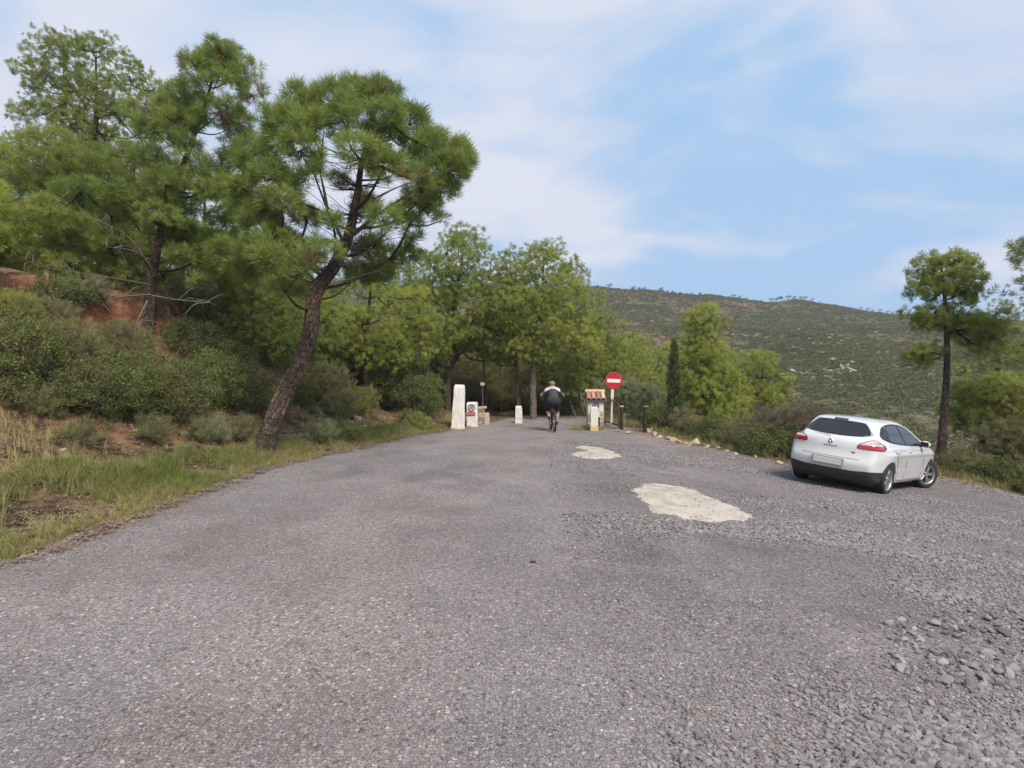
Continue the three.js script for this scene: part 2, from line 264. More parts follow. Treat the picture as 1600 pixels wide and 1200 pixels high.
{
  const r = rng(5), lists = [[], [], []], lotLists = [[], [], []];
  const drop = (x, d, s, sink, L) => { if (edgeDist(x, d) > 0.15) return; if (inPatch.some(f => f(x, d)) && r() > 0.16) return; const n = V((r() - 0.5) * 0.7, 1, (r() - 0.5) * 0.7).normalize(); L[(r() * 3) | 0].push({ p: V(x, paved(x, d) + s * sink, -d), n, a: r() * 6.28, s, c: stoneTint(r) }); };
  for (let i = 0; i < 150000; i++) { const d = 2.0 + 14 * Math.pow(r(), 1.6), x = (r() * 2 - 1) * (1.0 + d * 0.95); if (x > split(d)) continue; const m = fbm(x * 0.6 + 2, d * 0.6, 0, 3); if (r() > 0.5 + 1.4 * m) continue; drop(x, d, 0.004 + 0.009 * Math.pow(r(), 2.2), 0.12, lists); }
  for (let i = 0; i < 330000; i++) {
    const d = 2.0 + 15 * Math.pow(r(), 1.35), x = split(d) - 0.6 + r() * Math.min(11, d * 1.05); const m = fbm(x * 0.5 + 12, d * 0.8, 0, 4), e = x - split(d);
    if (r() > clamp(0.20 + 0.16 * e + 1.5 * m * sstep(-0.6, 1.2, e), 0.03, 1)) continue;
    drop(x, d, 0.006 + 0.022 * Math.pow(r(), 2.2) * (0.6 + sstep(0, 0.4, m + 0.1)), 0.2, lotLists);
  }
  for (let i = 0; i < 7000; i++) { const d = 4 + 15 * r(), x = leftEdge(d) + (r() - 0.25) * 0.9; drop(x, d, 0.006 + 0.02 * Math.pow(r(), 3), 0.2, lists); }
  const rg = new THREE.Group(); rg.name = 'loose_chippings'; scene.add(rg); tag(rg, 'small loose stone chippings scattered over the grey track', 'chippings', null, 'stuff');
  lists.forEach((L, i) => scatter('chippings', chip[i], M.stone, L, rg));
  const lg = new THREE.Group(); lg.name = 'loose_gravel'; scene.add(lg); tag(lg, 'loose angular grey gravel strewn over the parking ground', 'gravel', null, 'stuff');
  lotLists.forEach((L, i) => scatter('gravel', chip[i], M.stone, L, lg));
  // rubble large enough to pick apart: stones of the lot
  const big = [stoneGeo(101), stoneGeo(102), stoneGeo(103), stoneGeo(104), stoneGeo(105), stoneGeo(106)];
  const tones = []; for (let i = 0; i < 12; i++) { const v = 0.105 + 0.017 * i; tones.push(std(C(v * 1.06, v * 0.98, v * 1.0), 0.95)); }
  let count = 0; const spots = [];
  const bed = (px0, px1, py0, py1, n, smin, smax) => {
    for (let i = 0, tries = 0; i < n && tries < n * 40; tries++) {
      const u = r() * 2 - 1, v = r() * 2 - 1; if (u * u * 0.8 + v * v > 1 + 0.3 * r()) continue;
      const p = hit(lerp(px0, px1, u * 0.5 + 0.5), lerp(py0, py1, v * 0.5 + 0.5), 2, 40), s = lerp(smin, smax, Math.pow(r(), 1.8));
      if (spots.some(q => Math.hypot(q.x - p.x, q.z - p.z) < (q.s + s) * 0.5)) continue; spots.push({ x: p.x, z: p.z, s });
      const m = part(count ? 'stone_' + String(count).padStart(3, '0') : 'stone', big[(r() * 6) | 0], tones[(r() * 12) | 0], lotMesh); count++; i++;
      m.position.set(p.x, paved(p.x, -p.z) + s * (0.15 + 0.3 * r()), p.z); m.rotation.set((r() - 0.5) * 0.9, r() * 6.28, (r() - 0.5) * 0.9); m.scale.set(s, s * 0.9, s * 0.9);
    }
  };
  bed(1385, 1660, 955, 1075, 190, 0.022, 0.055);
  bed(1430, 1680, 845, 910, 50, 0.022, 0.05);
  bed(1190, 1420, 764, 802, 40, 0.02, 0.045);
  bed(1360, 1600, 1075, 1190, 18, 0.015, 0.03);
}
{
  const p = hit(832, 880), m = part('dark_stone', stoneGeo(41, 1, 0.5), std(C(0.05, 0.045, 0.045), 0.9), scene); m.position.copy(p); m.position.y += 0.015; m.scale.set(0.05, 0.035, 0.03); m.rotation.y = -0.5;
  tag(m, 'single dark stone lying on the bare track', 'stone');
}

// ---------------------------------------------------------------- wood: tapering limbs
function limb(pts, radii, sides = 8, rough = 0.0, per = 6, uvScale = 1) {
  const curve = new THREE.CatmullRomCurve3(pts, false, 'centripetal'), n = Math.max(2, (pts.length - 1) * per), pos = [], uv = [], idx = [];
  let nx = V(1, 0.01, 0.02), len = 0, prev = null;
  for (let i = 0; i <= n; i++) {
    const t = i / n, p = curve.getPoint(t), tan = curve.getTangent(t), f = t * (radii.length - 1), k = Math.min(radii.length - 2, Math.floor(f)), rad = radii.length > 1 ? lerp(radii[k], radii[k + 1], f - k) : radii[0];
    if (prev) len += p.distanceTo(prev); prev = p;
    const b = V().crossVectors(tan, nx).normalize(); nx = V().crossVectors(b, tan).normalize();
    for (let s = 0; s <= sides; s++) { const a = (s % sides) / sides * 6.2832, q = V().addScaledVector(nx, Math.cos(a)).addScaledVector(b, Math.sin(a)); const rr = rad * (1 + rough * (fbm(q.x * 2.2 + len * 1.2, q.y * 2 + q.z * 2.4, len * 1.3 + 3, 3))); pos.push(p.x + q.x * rr, p.y + q.y * rr, p.z + q.z * rr); uv.push(s / sides * Math.max(1, Math.round(rad * 6.28 * uvScale * 2)) , len * uvScale * 0.62); }
  }
  const w = sides + 1; for (let i = 0; i < n; i++) for (let s = 0; s < sides; s++) { const a = i * w + s; idx.push(a, a + 1, a + w, a + 1, a + w + 1, a + w); }
  const g = new THREE.BufferGeometry(); g.setAttribute('position', new THREE.Float32BufferAttribute(pos, 3)); g.setAttribute('uv', new THREE.Float32BufferAttribute(uv, 2)); g.setIndex(idx); g.computeVertexNormals(); return g;
}
const thin = (a, b, ra, rb, bend = 0, r = Math.random) => { const m = a.clone().lerp(b, 0.5); m.y -= bend; return limb([a, m, b], [ra, (ra + rb) / 2, rb], 4, 0, 2); };

// ---------------------------------------------------------------- leaves: small faces gathered into tufts
function triGeo(tris) { const g = new THREE.BufferGeometry(); g.setAttribute('position', new THREE.Float32BufferAttribute(tris, 3)); g.computeVertexNormals(); return g; }
function needleTuft(seed, n, len, width, spread, stalk) {
  const r = rng(seed), t = [];
  for (let i = 0; i < n; i++) {
    const o = V(0, stalk * (r() - 0.3), 0), th = lerp(0.12, spread, Math.sqrt(r())), a = r() * 6.2832, L = len * (0.7 + 0.5 * r());
    const dir = V(Math.sin(th) * Math.cos(a), Math.cos(th), Math.sin(th) * Math.sin(a)), tip = o.clone().addScaledVector(dir, L), side = V(r() - 0.5, r() - 0.5, r() - 0.5).cross(dir).normalize().multiplyScalar(width / 2);
    const mid = o.clone().lerp(tip, 0.45); t.push(...o.clone().toArray(), ...mid.clone().add(side).toArray(), ...tip.toArray(), ...o.toArray(), ...tip.toArray(), ...mid.clone().sub(side).toArray());
  }
  return triGeo(t);
}
function leafTuft(seed, n, size, radius) {                 // small broad leaves round a twig end
  const r = rng(seed), t = [];
  for (let i = 0; i < n; i++) {
    const p = V(r() - 0.5, r() - 0.35, r() - 0.5).multiplyScalar(radius * 2), d = V(r() - 0.5, r() * 0.8 - 0.15, r() - 0.5).normalize(), s = size * (0.6 + 0.7 * r()), w = V(r() - 0.5, r() - 0.5, r() - 0.5).cross(d).normalize().multiplyScalar(s * 0.28);
    const tip = p.clone().addScaledVector(d, s), mid = p.clone().addScaledVector(d, s * 0.5); t.push(...p.toArray(), ...mid.clone().add(w).toArray(), ...tip.toArray(), ...p.toArray(), ...tip.toArray(), ...mid.clone().sub(w).toArray());
  }
  return triGeo(t);
}
const TUFT = {
  long: [needleTuft(1, 70, 0.17, 0.0075, 1.35, 0.14), needleTuft(2, 70, 0.18, 0.0075, 1.5, 0.12)],
  short: [needleTuft(3, 46, 0.125, 0.010, 1.6, 0.10), needleTuft(4, 46, 0.13, 0.010, 1.45, 0.13)],
  leaf: [leafTuft(5, 36, 0.07, 0.14), leafTuft(6, 36, 0.062, 0.15)],
  fine: [needleTuft(7, 50, 0.16, 0.007, 1.1, 0.2), needleTuft(8, 50, 0.15, 0.007, 0.9, 0.2)],
  spray: [needleTuft(9, 40, 0.15, 0.014, 0.6, 0.16)],
};
const mixC = (a, b, t) => C(lerp(a[0], b[0], t), lerp(a[1], b[1], t), lerp(a[2], b[2], t));
const GREEN = {
  hero: [[0.182, 0.248, 0.061], [0.315, 0.387, 0.102]], pine: [[0.196, 0.256, 0.056], [0.339, 0.397, 0.097]], bright: [[0.262, 0.315, 0.067], [0.437, 0.487, 0.110]],
  grey: [[0.220, 0.256, 0.126], [0.363, 0.382, 0.216]], dark: [[0.116, 0.146, 0.050], [0.194, 0.228, 0.076]], olive: [[0.196, 0.202, 0.088], [0.331, 0.319, 0.152]],
  cypress: [[0.095, 0.135, 0.050], [0.170, 0.215, 0.075]], brown: [[0.165, 0.145, 0.100], [0.240, 0.205, 0.140]], yellow: [[0.262, 0.295, 0.073], [0.420, 0.455, 0.125]],
  scrub: [[0.128, 0.160, 0.050], [0.243, 0.271, 0.088]],
};

// A tree or shrub: trunk points and clumps in metres about its base; tufts fill each clump, twigs join them
function plant(o) {
  const r = rng(o.seed || 1), root = thing(o.name, o.label, o.category || 'tree', o.base, o.group), pal = GREEN[o.green || 'pine'];
  const tr = o.trunk.map(q => V(q[0], q[1], q[2])), rad = o.trunk.map(q => q[3]);
  const trunks = [limb(tr, rad, o.sides || 8, o.rough ?? 0.25, 8, o.uvScale || 1)], woods = [], limbs = [];
  const trunkCurve = new THREE.CatmullRomCurve3(tr, false, 'centripetal'), N = 40, TP = []; for (let i = 0; i <= N; i++) TP.push(trunkCurve.getPoint(i / N));
  const lists = [[], []], kinds = TUFT[o.tuft || 'short'], ts = o.tuftScale || 1;
  const nodes = o.clumps.map(c => { const ctr = V(c[0], c[1], c[2]); let best = 0, bd = 1e9; for (let i = Math.floor(N * (o.from ?? 0.3)); i <= N; i++) { const p = TP[i], hd = Math.hypot(p.x - ctr.x, p.z - ctr.z), want = ctr.y - hd * (o.rise ?? 0.55), dd = Math.abs(p.y - want) + 0.15 * hd; if (dd < bd) { bd = dd; best = i; } } return { c, ctr, best, L: TP[best].distanceTo(ctr), desc: 1, parent: null }; }).sort((a, b) => a.L - b.L);
  nodes.forEach((n, i) => { let cost = n.L; for (let j = 0; j < i; j++) { const m = nodes[j], dd = m.ctr.distanceTo(n.ctr), turn = n.ctr.clone().sub(m.ctr).dot(m.ctr.clone().sub(TP[m.best])); if (dd * 1.25 + m.L * 0.12 < cost && turn > 0) { cost = dd * 1.25 + m.L * 0.12; n.parent = m; } } });
  for (let i = nodes.length - 1; i >= 0; i--) if (nodes[i].parent) nodes[i].parent.desc += nodes[i].desc;
  for (const { c, ctr, best, desc, parent } of nodes) {
    const rx = c[3], ry = c[4] ?? rx * 0.75, rz = c[5] ?? rx;
    const a = parent ? parent.ctr : TP[best], f = best / N * (rad.length - 1), k = Math.min(rad.length - 2, Math.floor(f)), ra = lerp(rad[k], rad[k + 1], f - k), L = a.distanceTo(ctr), r0 = Math.min(ra * 0.6, 0.012 + 0.010 * Math.sqrt(desc)) * (o.limbScale || 1), r1 = 0.007 + 0.008 * Math.sqrt(desc - 1);
    if (L > 0.25) { const m = a.clone().lerp(ctr, 0.5); m.y -= L * (o.sag ?? 0.10) * (0.5 + r()); m.x += (r() - 0.5) * L * 0.22; m.z += (r() - 0.5) * L * 0.22; limbs.push(limb([a, m, ctr], [r0, (r0 + r1) / 2, Math.min(r1, r0)], o.limbSides || 5, 0.1, 5)); }
    const n = Math.round((o.density || 26) * (0.75 + 0.5 * r()) * Math.pow(rx * ry * rz, 0.62) * 4.2), tone = r();
    for (let i = 0; i < n; i++) {
      let u = V(r() * 2 - 1, r() * 2 - 1, r() * 2 - 1); while (u.lengthSq() > 1) u.set(r() * 2 - 1, r() * 2 - 1, r() * 2 - 1);
      const ul = Math.max(u.length(), 0.05); u.multiplyScalar(Math.pow(ul, -0.45)); if (u.y < -0.55 && r() < 0.5) u.y *= -1;
      const p = V(ctr.x + u.x * rx, ctr.y + u.y * ry, ctr.z + u.z * rz), dir = V(u.x * 0.9, u.y * 0.7 + (o.lift ?? 0.75), u.z * 0.9).add(V(r() - 0.5, r() - 0.5, r() - 0.5).multiplyScalar(0.7)).normalize();
      lists[i % kinds.length].push({ p, n: dir, a: r() * 6.28, s: ts * (0.6 + 0.75 * r()), c: r() < 0.025 ? C(0.22, 0.13, 0.06) : mixC(pal[0], pal[1], clamp(0.85 * tone + 0.5 * r() - 0.12, 0, 1.1)) });
      if (i % (o.twigEvery || 5) === 0) woods.push(limb([ctr.clone(), ctr.clone().lerp(p, 0.55).add(V(0, -0.05, 0)), p], [0.011, 0.008, 0.004].map(q => q * (o.twigScale || 1)), 3, 0, 2));
    }
  }
  for (const b of o.bare || []) woods.push(b);
  part('trunk', trunks.length > 1 ? mergeGeometries(trunks) : trunks[0], o.barkMat || M.bark, root);
  if (o.eachLimb) limbs.forEach(g => part('limb', g, o.limbMat || o.barkMat || M.bark, root)); else if (limbs.length) part('limbs', mergeGeometries(limbs), o.limbMat || o.barkMat || M.bark, root).userData.kind = 'stuff';
  if (woods.length) part('twigs', mergeGeometries(woods), o.twigMat || M.twig, root).userData.kind = 'stuff';
  kinds.forEach((g, i) => { if (lists[i].length) scatter(i ? 'needles_' + String(i).padStart(3, '0') : (o.leafName || 'needles'), g, M.leaf, lists[i], root); });
  if (o.leafName) root.children.forEach(ch => { if (ch.name.startsWith('needles_')) ch.name = ch.name.replace('needles', o.leafName); });
  root.updateMatrixWorld(); return root;
}
// clumps spread through and over big ellipsoids (metres about the base)
function crown(seed, ells, cr, count, flat = 0.7) {
  const r = rng(seed), out = []; let tries = 0;
  while (out.length < count && tries++ < count * 60) {
    const e = ells[(r() * ells.length) | 0]; let u = V(r() * 2 - 1, r() * 2 - 1, r() * 2 - 1); if (u.lengthSq() > 1) continue; const l = u.length(); u.multiplyScalar(Math.pow(l, -0.6));
    const x = e[0] + u.x * e[3], y = e[1] + u.y * e[4], z = e[2] + u.z * (e[5] ?? e[3]), s = cr * (0.65 + 0.7 * r());
    if (out.some(q => Math.hypot(q[0] - x, (q[1] - y) * 1.3, q[2] - z) < (q[3] + s) * 0.52)) continue; out.push([x, y, z, s, s * flat, s]);
  }
  return out;
}
// photograph pixels to metres about a base that stands d metres ahead
const rel = (base, d) => ({ p: (px, py, dd = 0) => { const q = at(px, py, d + dd); return [q.x - base.x, q.y - base.y, q.z - base.z]; }, k: d / F });

// ---------------------------------------------------------------- the leaning pine by the verge
{
  const d = 13, base = onGround(410, d, -0.12), R = rel(base, d), q = (px, py, dd = 0) => V(...R.p(px, py, dd));
  const trunk = [[410, 726, 0, 0.26], [413, 700, 0, 0.21], [424, 660, 0, 0.18], [446, 610, 0.05, 0.17], [470, 560, 0.1, 0.165], [485, 515, 0.1, 0.16], [490, 468, 0.1, 0.16], [500, 445, 0.05, 0.15], [524, 412, 0, 0.125], [541, 378, 0, 0.105], [552, 335, 0.05, 0.085], [560, 290, 0.1, 0.07], [566, 250, 0.1, 0.055], [578, 205, 0.1, 0.04], [590, 165, 0.1, 0.025]].map(t => [...R.p(t[0], t[1], t[2]), t[3]]);
  const cl = [ // px, py, depth, radius in px
    [590, 152, 0, 30], [555, 150, 0.7, 30], [520, 160, -0.6, 32], [470, 162, 0.4, 32], [445, 195, -0.7, 30], [490, 200, -1.0, 30], [545, 185, -1.0, 30], [605, 185, -0.8, 30], [640, 195, 0.4, 30], [612, 215, 1.0, 28],
    [430, 225, 0.8, 28], [470, 235, -1.2, 28], [555, 235, -1.3, 26], [600, 262, -0.9, 26], [640, 255, 0.9, 26], [680, 235, -0.4, 32], [715, 245, 0.2, 28], [700, 270, -0.8, 30], [660, 285, -1.1, 26], [690, 300, 0.7, 28], [655, 315, 0.2, 24], [722, 262, 0.8, 22],
    [400, 258, -0.5, 28], [425, 280, -1.1, 28], [390, 300, 0.6, 26], [460, 290, 1.2, 22], [440, 320, -1.2, 26], [405, 345, -0.7, 28], [380, 330, 0.9, 24], [480, 345, 1.3, 22], [430, 375, -1.0, 26], [395, 395, 0.3, 26], [460, 385, 1.2, 24], [600, 345, -1.2, 20], [570, 320, 1.3, 20], [625, 335, 0.9, 18],
    [420, 410, -1.3, 26], [465, 425, -1.5, 22], [380, 425, 0.9, 24], [500, 395, -1.5, 22], [575, 395, 1.2, 24], [610, 405, 0.5, 20], [595, 430, 1.4, 22], [640, 398, 1.0, 16], [640, 350, -0.5, 14], [560, 430, 1.5, 24], [445, 455, -1.0, 20], [668, 335, 0.4, 13], [690, 345, -0.3, 11], [645, 372, 0.5, 12], [672, 318, -0.6, 14], [520, 350, -0.9, 13], [590, 375, 0.7, 13], [490, 270, -1.2, 18], [530, 285, 1.0, 16],
  ].map(c => { const s = c[3] * R.k * 1.0; return [...R.p(c[0], c[1], c[2]), s, s * 0.72, s]; });
  const r = rng(77), bare = [];
  const stub = (a, b, ra) => bare.push(limb([a, a.clone().lerp(b, 0.5).add(V(0, 0.05, 0)), b], [ra, ra * 0.7, ra * 0.3], 5, 0.1, 4));
  stub(q(488, 470, 0.1), q(455, 446, -0.2), 0.075); stub(q(455, 446, -0.2), q(430, 428, -0.5), 0.05); stub(q(494, 455, 0.1), q(462, 436, 0.3), 0.05); stub(q(545, 372, 0), q(640, 302, -0.3), 0.05); stub(q(543, 385, 0), q(600, 425, 0.5), 0.035); stub(q(540, 388, 0), q(512, 330, -0.3), 0.05); stub(q(512, 330, -0.3), q(500, 270, -0.5), 0.04); stub(q(500, 270, -0.5), q(506, 205, -0.6), 0.03); stub(q(555, 330, 0), q(640, 285, 0.3), 0.03); stub(q(500, 445, 0), q(420, 385, -0.4), 0.035); stub(q(512, 335, -0.3), q(440, 310, -0.7), 0.03);
  for (let i = 0; i < 150; i++) { const t = 0.55 + 0.4 * r(), k = Math.floor(t * (trunk.length - 1)), a = V(trunk[k][0], trunk[k][1], trunk[k][2]), an = r() * 6.28, L = 0.4 + 1.1 * r(), b = a.clone().add(V(Math.cos(an) * L, (r() - 0.35) * 0.8, Math.sin(an) * L)); bare.push(limb([a, a.clone().lerp(b, 0.35).add(V((r() - 0.5) * 0.2, -0.15 * r(), (r() - 0.5) * 0.2)), a.clone().lerp(b, 0.7).add(V((r() - 0.5) * 0.25, 0.1 * (r() - 0.5), (r() - 0.5) * 0.25)), b], [0.012, 0.008, 0.003], 3, 0, 3)); }
  const t = plant({ name: 'pine_tree', label: 'leaning pine with thick bent reddish trunk rooted at the road verge', base, trunk, clumps: cl, tuft: 'long', green: 'hero', density: 92, tuftScale: 1.12, seed: 4, sides: 22, rough: 0.34, uvScale: 0.62, limbScale: 1.15, limbSides: 7, eachLimb: true, from: 0.42, rise: 0.5, bare, twigEvery: 4, lift: 0.9, twigMat: M.twig });
  const cone = new THREE.LatheGeometry([[0, -0.06], [0.03, -0.045], [0.038, -0.01], [0.03, 0.03], [0.012, 0.06], [0, 0.065]].map(p => new THREE.Vector2(...p)), 8), cm = std(C(0.06, 0.04, 0.03), 1);
  for (const k of [3, 7, 15, 18, 22, 26, 31]) { const c = cl[k], m = part('pine_cone', cone, cm, t); m.position.set(c[0], c[1] - c[4] * 0.8, c[2] + c[5] * 0.5); m.rotation.set(r() * 0.6, r() * 3, r() * 0.6); m.scale.setScalar(1.2); }
}

// ---------------------------------------------------------------- pines: [label, d, base px, trunk pixel path, crown ellipsoids in px, clump m, clumps, options]
function pineAt(o) {
  const base = o.base || onGround(o.px, o.d, -0.15), R = rel(base, o.d);
  const trunk = o.path.map(t => [...R.p(t[0], t[1], t[2] || 0), t[3]]); trunk[0] = [0, 0, 0, trunk[0][3]];
  const ells = o.ells.map(e => { const p = R.p(e[0], e[1], e[4] || 0); return [p[0], p[1], p[2], e[2] * R.k, e[3] * R.k, (e[5] || e[2]) * R.k]; });
  return plant({ name: 'pine_tree', base, trunk, clumps: [...crown(o.seed, ells, o.cr || 0.5, o.n || 60, o.flat || 0.65), ...(o.extra || []).map(c => { const s = c[3] * R.k; return [...R.p(c[0], c[1], c[2]), s, s * 0.7, s]; })], ...o });
}
const spiky = pineAt({ label: 'spiky pine with dark upright trunk standing on the red bank scarp', d: 15.6, px: 232, seed: 21, tuft: 'long', green: 'hero', density: 66, rise: 0.4, from: 0.15, twigEvery: 3,
  path: [[232, 540, 0, 0.15], [236, 440, 0, 0.13], [252, 360, 0, 0.10], [275, 290, 0, 0.08], [300, 220, 0, 0.06], [325, 150, 0, 0.04], [335, 105, 0, 0.02]], cr: 0.42, n: 58,
  ells: [[330, 130, 55, 50], [265, 210, 85, 60], [330, 230, 55, 60], [205, 300, 80, 60], [300, 340, 70, 70], [150, 350, 70, 50], [330, 410, 50, 40]], extra: [[335, 98, 0, 26], [310, 112, 0.3, 24], [362, 118, -0.2, 22], [395, 150, 0, 22], [300, 150, -0.4, 26], [372, 192, 0.3, 24], [392, 235, -0.2, 24], [360, 255, 0.4, 24], [348, 300, -0.5, 24], [270, 170, 0.2, 26], [240, 205, -0.4, 26]] });
pineAt({ label: 'tall airy grey-green tree rising highest behind the bank pines', d: 25, px: 160, seed: 22, tuft: 'short', green: 'pine', density: 30, cr: 0.6, n: 115, path: [[160, 480, 0, 0.2], [155, 360, 0, 0.16], [150, 250, 0, 0.12], [150, 160, 0, 0.07], [150, 90, 0, 0.03]], ells: [[150, 130, 85, 60], [110, 190, 75, 60], [190, 190, 75, 70], [140, 260, 90, 60]] });
pineAt({ label: 'broad green pine filling the bank top left of the spiky pine', d: 19.5, px: 70, seed: 23, tuft: 'long', green: 'pine', density: 40, cr: 0.6, n: 95, path: [[70, 500, 0, 0.16], [72, 400, 0, 0.13], [80, 320, 0, 0.09], [90, 250, 0, 0.04]], ells: [[80, 300, 90, 75], [30, 340, 80, 70], [150, 290, 80, 60], [90, 390, 110, 50]] });
pineAt({ label: 'yellow-green young pine at the far end of the bank', d: 15.0, px: -40, seed: 24, tuft: 'long', green: 'bright', density: 50, cr: 0.45, n: 34, path: [[-40, 480, 0, 0.1], [-35, 400, 0, 0.07], [-30, 310, 0, 0.03]], ells: [[-25, 360, 50, 70], [-60, 400, 60, 60]] });
pineAt({ label: 'distant pine peeping over the bank top', d: 38, px: 15, seed: 25, green: 'grey', density: 18, cr: 0.8, n: 40, path: [[15, 420, 0, 0.2], [15, 330, 0, 0.14], [15, 240, 0, 0.05]], ells: [[12, 265, 55, 50], [60, 270, 60, 40], [-40, 270, 60, 40]] });
pineAt({ label: 'slender pine on the bank behind the spiky pine', d: 21.5, px: 330, seed: 26, green: 'pine', density: 30, cr: 0.55, n: 62, path: [[330, 520, 0, 0.12], [325, 430, 0, 0.1], [320, 350, 0, 0.06], [320, 290, 0, 0.03]], ells: [[320, 350, 75, 70], [270, 400, 70, 50], [390, 420, 70, 50]] });
pineAt({ label: 'low leafy pine behind the leaning pine trunk', d: 22.5, px: 470, seed: 27, green: 'pine', density: 30, cr: 0.5, n: 58, path: [[470, 570, 0, 0.12], [465, 500, 0, 0.1], [460, 430, 0, 0.05]], ells: [[450, 440, 70, 55], [510, 480, 60, 45], [400, 470, 60, 40]] });
pineAt({ label: 'light green bushy pine between the leaning pine and the forest edge', d: 23.5, px: 575, seed: 28, green: 'bright', density: 30, cr: 0.5, n: 80, path: [[575, 620, 0, 0.12], [572, 560, 0, 0.1], [575, 500, 0, 0.07], [580, 440, 0, 0.03]], ells: [[570, 480, 75, 50], [620, 500, 60, 55], [540, 520, 50, 40], [620, 550, 50, 25]] });
pineAt({ label: 'dark pine crown behind the leaning pine, beside the forest edge', d: 31, px: 640, seed: 29, green: 'pine', density: 24, cr: 0.65, n: 75, path: [[640, 620, 0, 0.14], [640, 520, 0, 0.12], [640, 450, 0, 0.08], [640, 400, 0, 0.03]], ells: [[625, 430, 60, 45], [670, 450, 50, 55], [640, 500, 70, 50]] });
pineAt({ label: 'rounded forest pine with crooked forked trunk behind the tall white pillar', d: 27.5, px: 700, seed: 30, green: 'pine', density: 30, cr: 0.55, n: 105, barkMat: M.bark, path: [[698, 655, 0, 0.15], [700, 610, 0, 0.14], [704, 575, 0, 0.12], [714, 555, 0, 0.10], [708, 520, 0, 0.09], [715, 450, 0, 0.07], [725, 385, 0, 0.03]], ells: [[725, 405, 52, 42], [690, 440, 60, 45], [750, 450, 50, 55], [710, 500, 85, 50], [760, 520, 50, 50], [690, 545, 40, 25]], extra: [[725, 378, 0, 20], [700, 390, 0, 18], [755, 392, 0, 18]] });
pineAt({ label: 'forest pine with pale straight trunk left of the double trunk', d: 27, px: 812, seed: 31, green: 'pine', density: 30, cr: 0.5, n: 62, barkMat: M.paleBark, path: [[812, 660, 0, 0.10], [809, 610, 0, 0.095], [806, 560, 0, 0.085], [802, 500, 0, 0.06], [800, 430, 0, 0.03]], ells: [[798, 425, 30, 35], [790, 480, 50, 50], [780, 530, 45, 40]], from: 0.45 });
pineAt({ label: 'tall forest pine with pale forked trunk beside the track bend', d: 26, px: 833, seed: 32, green: 'bright', density: 30, cr: 0.52, n: 115, barkMat: M.paleBark, path: [[833, 660, 0, 0.155], [833, 600, 0, 0.14], [834, 550, 0, 0.125], [840, 500, 0, 0.08], [848, 440, 0, 0.05], [850, 390, 0, 0.02]], ells: [[850, 420, 36, 38], [880, 470, 48, 45], [830, 480, 50, 45], [880, 530, 55, 45], [840, 540, 40, 25]], extra: [[848, 390, 0, 16], [838, 402, 0, 16], [888, 425, 0.3, 15], [865, 400, 0, 14]], from: 0.4 });
pineAt({ label: 'airy grey-green pine at the right end of the forest edge', d: 33, px: 888, seed: 33, green: 'grey', density: 18, cr: 0.55, n: 50, barkMat: M.paleBark, path: [[888, 655, 0, 0.12], [888, 560, 0, 0.1], [888, 480, 0, 0.06], [890, 420, 0, 0.02]], ells: [[890, 440, 30, 30], [900, 500, 50, 50], [880, 560, 50, 40]] });
pineAt({ label: 'yellow-green pine behind the tile-roofed pillar', d: 29, px: 915, seed: 34, green: 'bright', density: 30, cr: 0.5, n: 80, barkMat: M.paleBark, path: [[900, 655, 0, 0.07], [905, 620, 0, 0.06], [910, 560, 0, 0.05], [912, 500, 0, 0.02]], ells: [[905, 530, 45, 45], [935, 560, 45, 40], [890, 580, 40, 25]], from: 0.4 });
pineAt({ label: 'pair-stemmed thin pale tree between cyclist and tile-roofed pillar', d: 27, px: 903, seed: 35, green: 'pine', density: 26, cr: 0.4, n: 22, barkMat: M.paleBark, path: [[896, 656, 0, 0.045], [890, 625, 0, 0.04], [888, 590, 0, 0.03]], ells: [[885, 600, 25, 22], [905, 590, 25, 20]], bare: [] });
[['bright', 962, 31, 640, [[962, 565, 40, 42], [940, 600, 35, 30], [985, 600, 35, 30]], 'bright green rounded pine just behind the no-entry sign', 36],
 ['yellow', 1003, 36, 640, [[1000, 570, 36, 36], [1025, 590, 36, 34]], 'yellow-green rounded pine between the no-entry sign and the cypress', 37],
 ['bright', 1037, 40, 640, [[1035, 575, 34, 36], [1055, 590, 30, 32]], 'yellow-green pine rising behind the cypress', 38],
 ['grey', 975, 27, 650, [[970, 620, 34, 28], [1000, 625, 34, 26]], 'greyish young pine low behind the no-entry post', 39],
 ['pine', 955, 44, 640, [[945, 545, 40, 40], [985, 545, 35, 30]], 'deep green pine farthest down the track behind the sign', 40]].forEach(([green, px, d, by, ells, label, seed]) =>
  pineAt({ label, d, px, seed, green, density: 28, cr: 0.5, n: 46, path: [[px, by, 0, 0.1], [px, by - 40, 0, 0.08], [px, ells[0][1], 0, 0.03]], ells }));
pineAt({ label: 'conical light green pine right of the cypress', d: 23, px: 1100, seed: 41, green: 'bright', density: 30, cr: 0.42, n: 130, path: [[1098, 700, 0, 0.11], [1098, 640, 0, 0.09], [1099, 570, 0, 0.06], [1100, 490, 0, 0.02]], ells: [[1098, 515, 24, 35], [1095, 565, 38, 40], [1120, 590, 40, 45], [1085, 620, 35, 35], [1130, 640, 38, 35], [1100, 600, 50, 40]], extra: [[1097, 485, 0, 12], [1085, 500, 0, 13]], from: 0.2 });
pineAt({ label: 'light green pine with double top right of the conical pine', d: 25, px: 1185, seed: 42, green: 'bright', density: 30, cr: 0.42, n: 80, path: [[1182, 690, 0, 0.1], [1182, 630, 0, 0.08], [1185, 560, 0, 0.02]], ells: [[1182, 580, 32, 32], [1205, 610, 28, 28], [1170, 625, 42, 35], [1150, 650, 35, 30]], from: 0.2 });
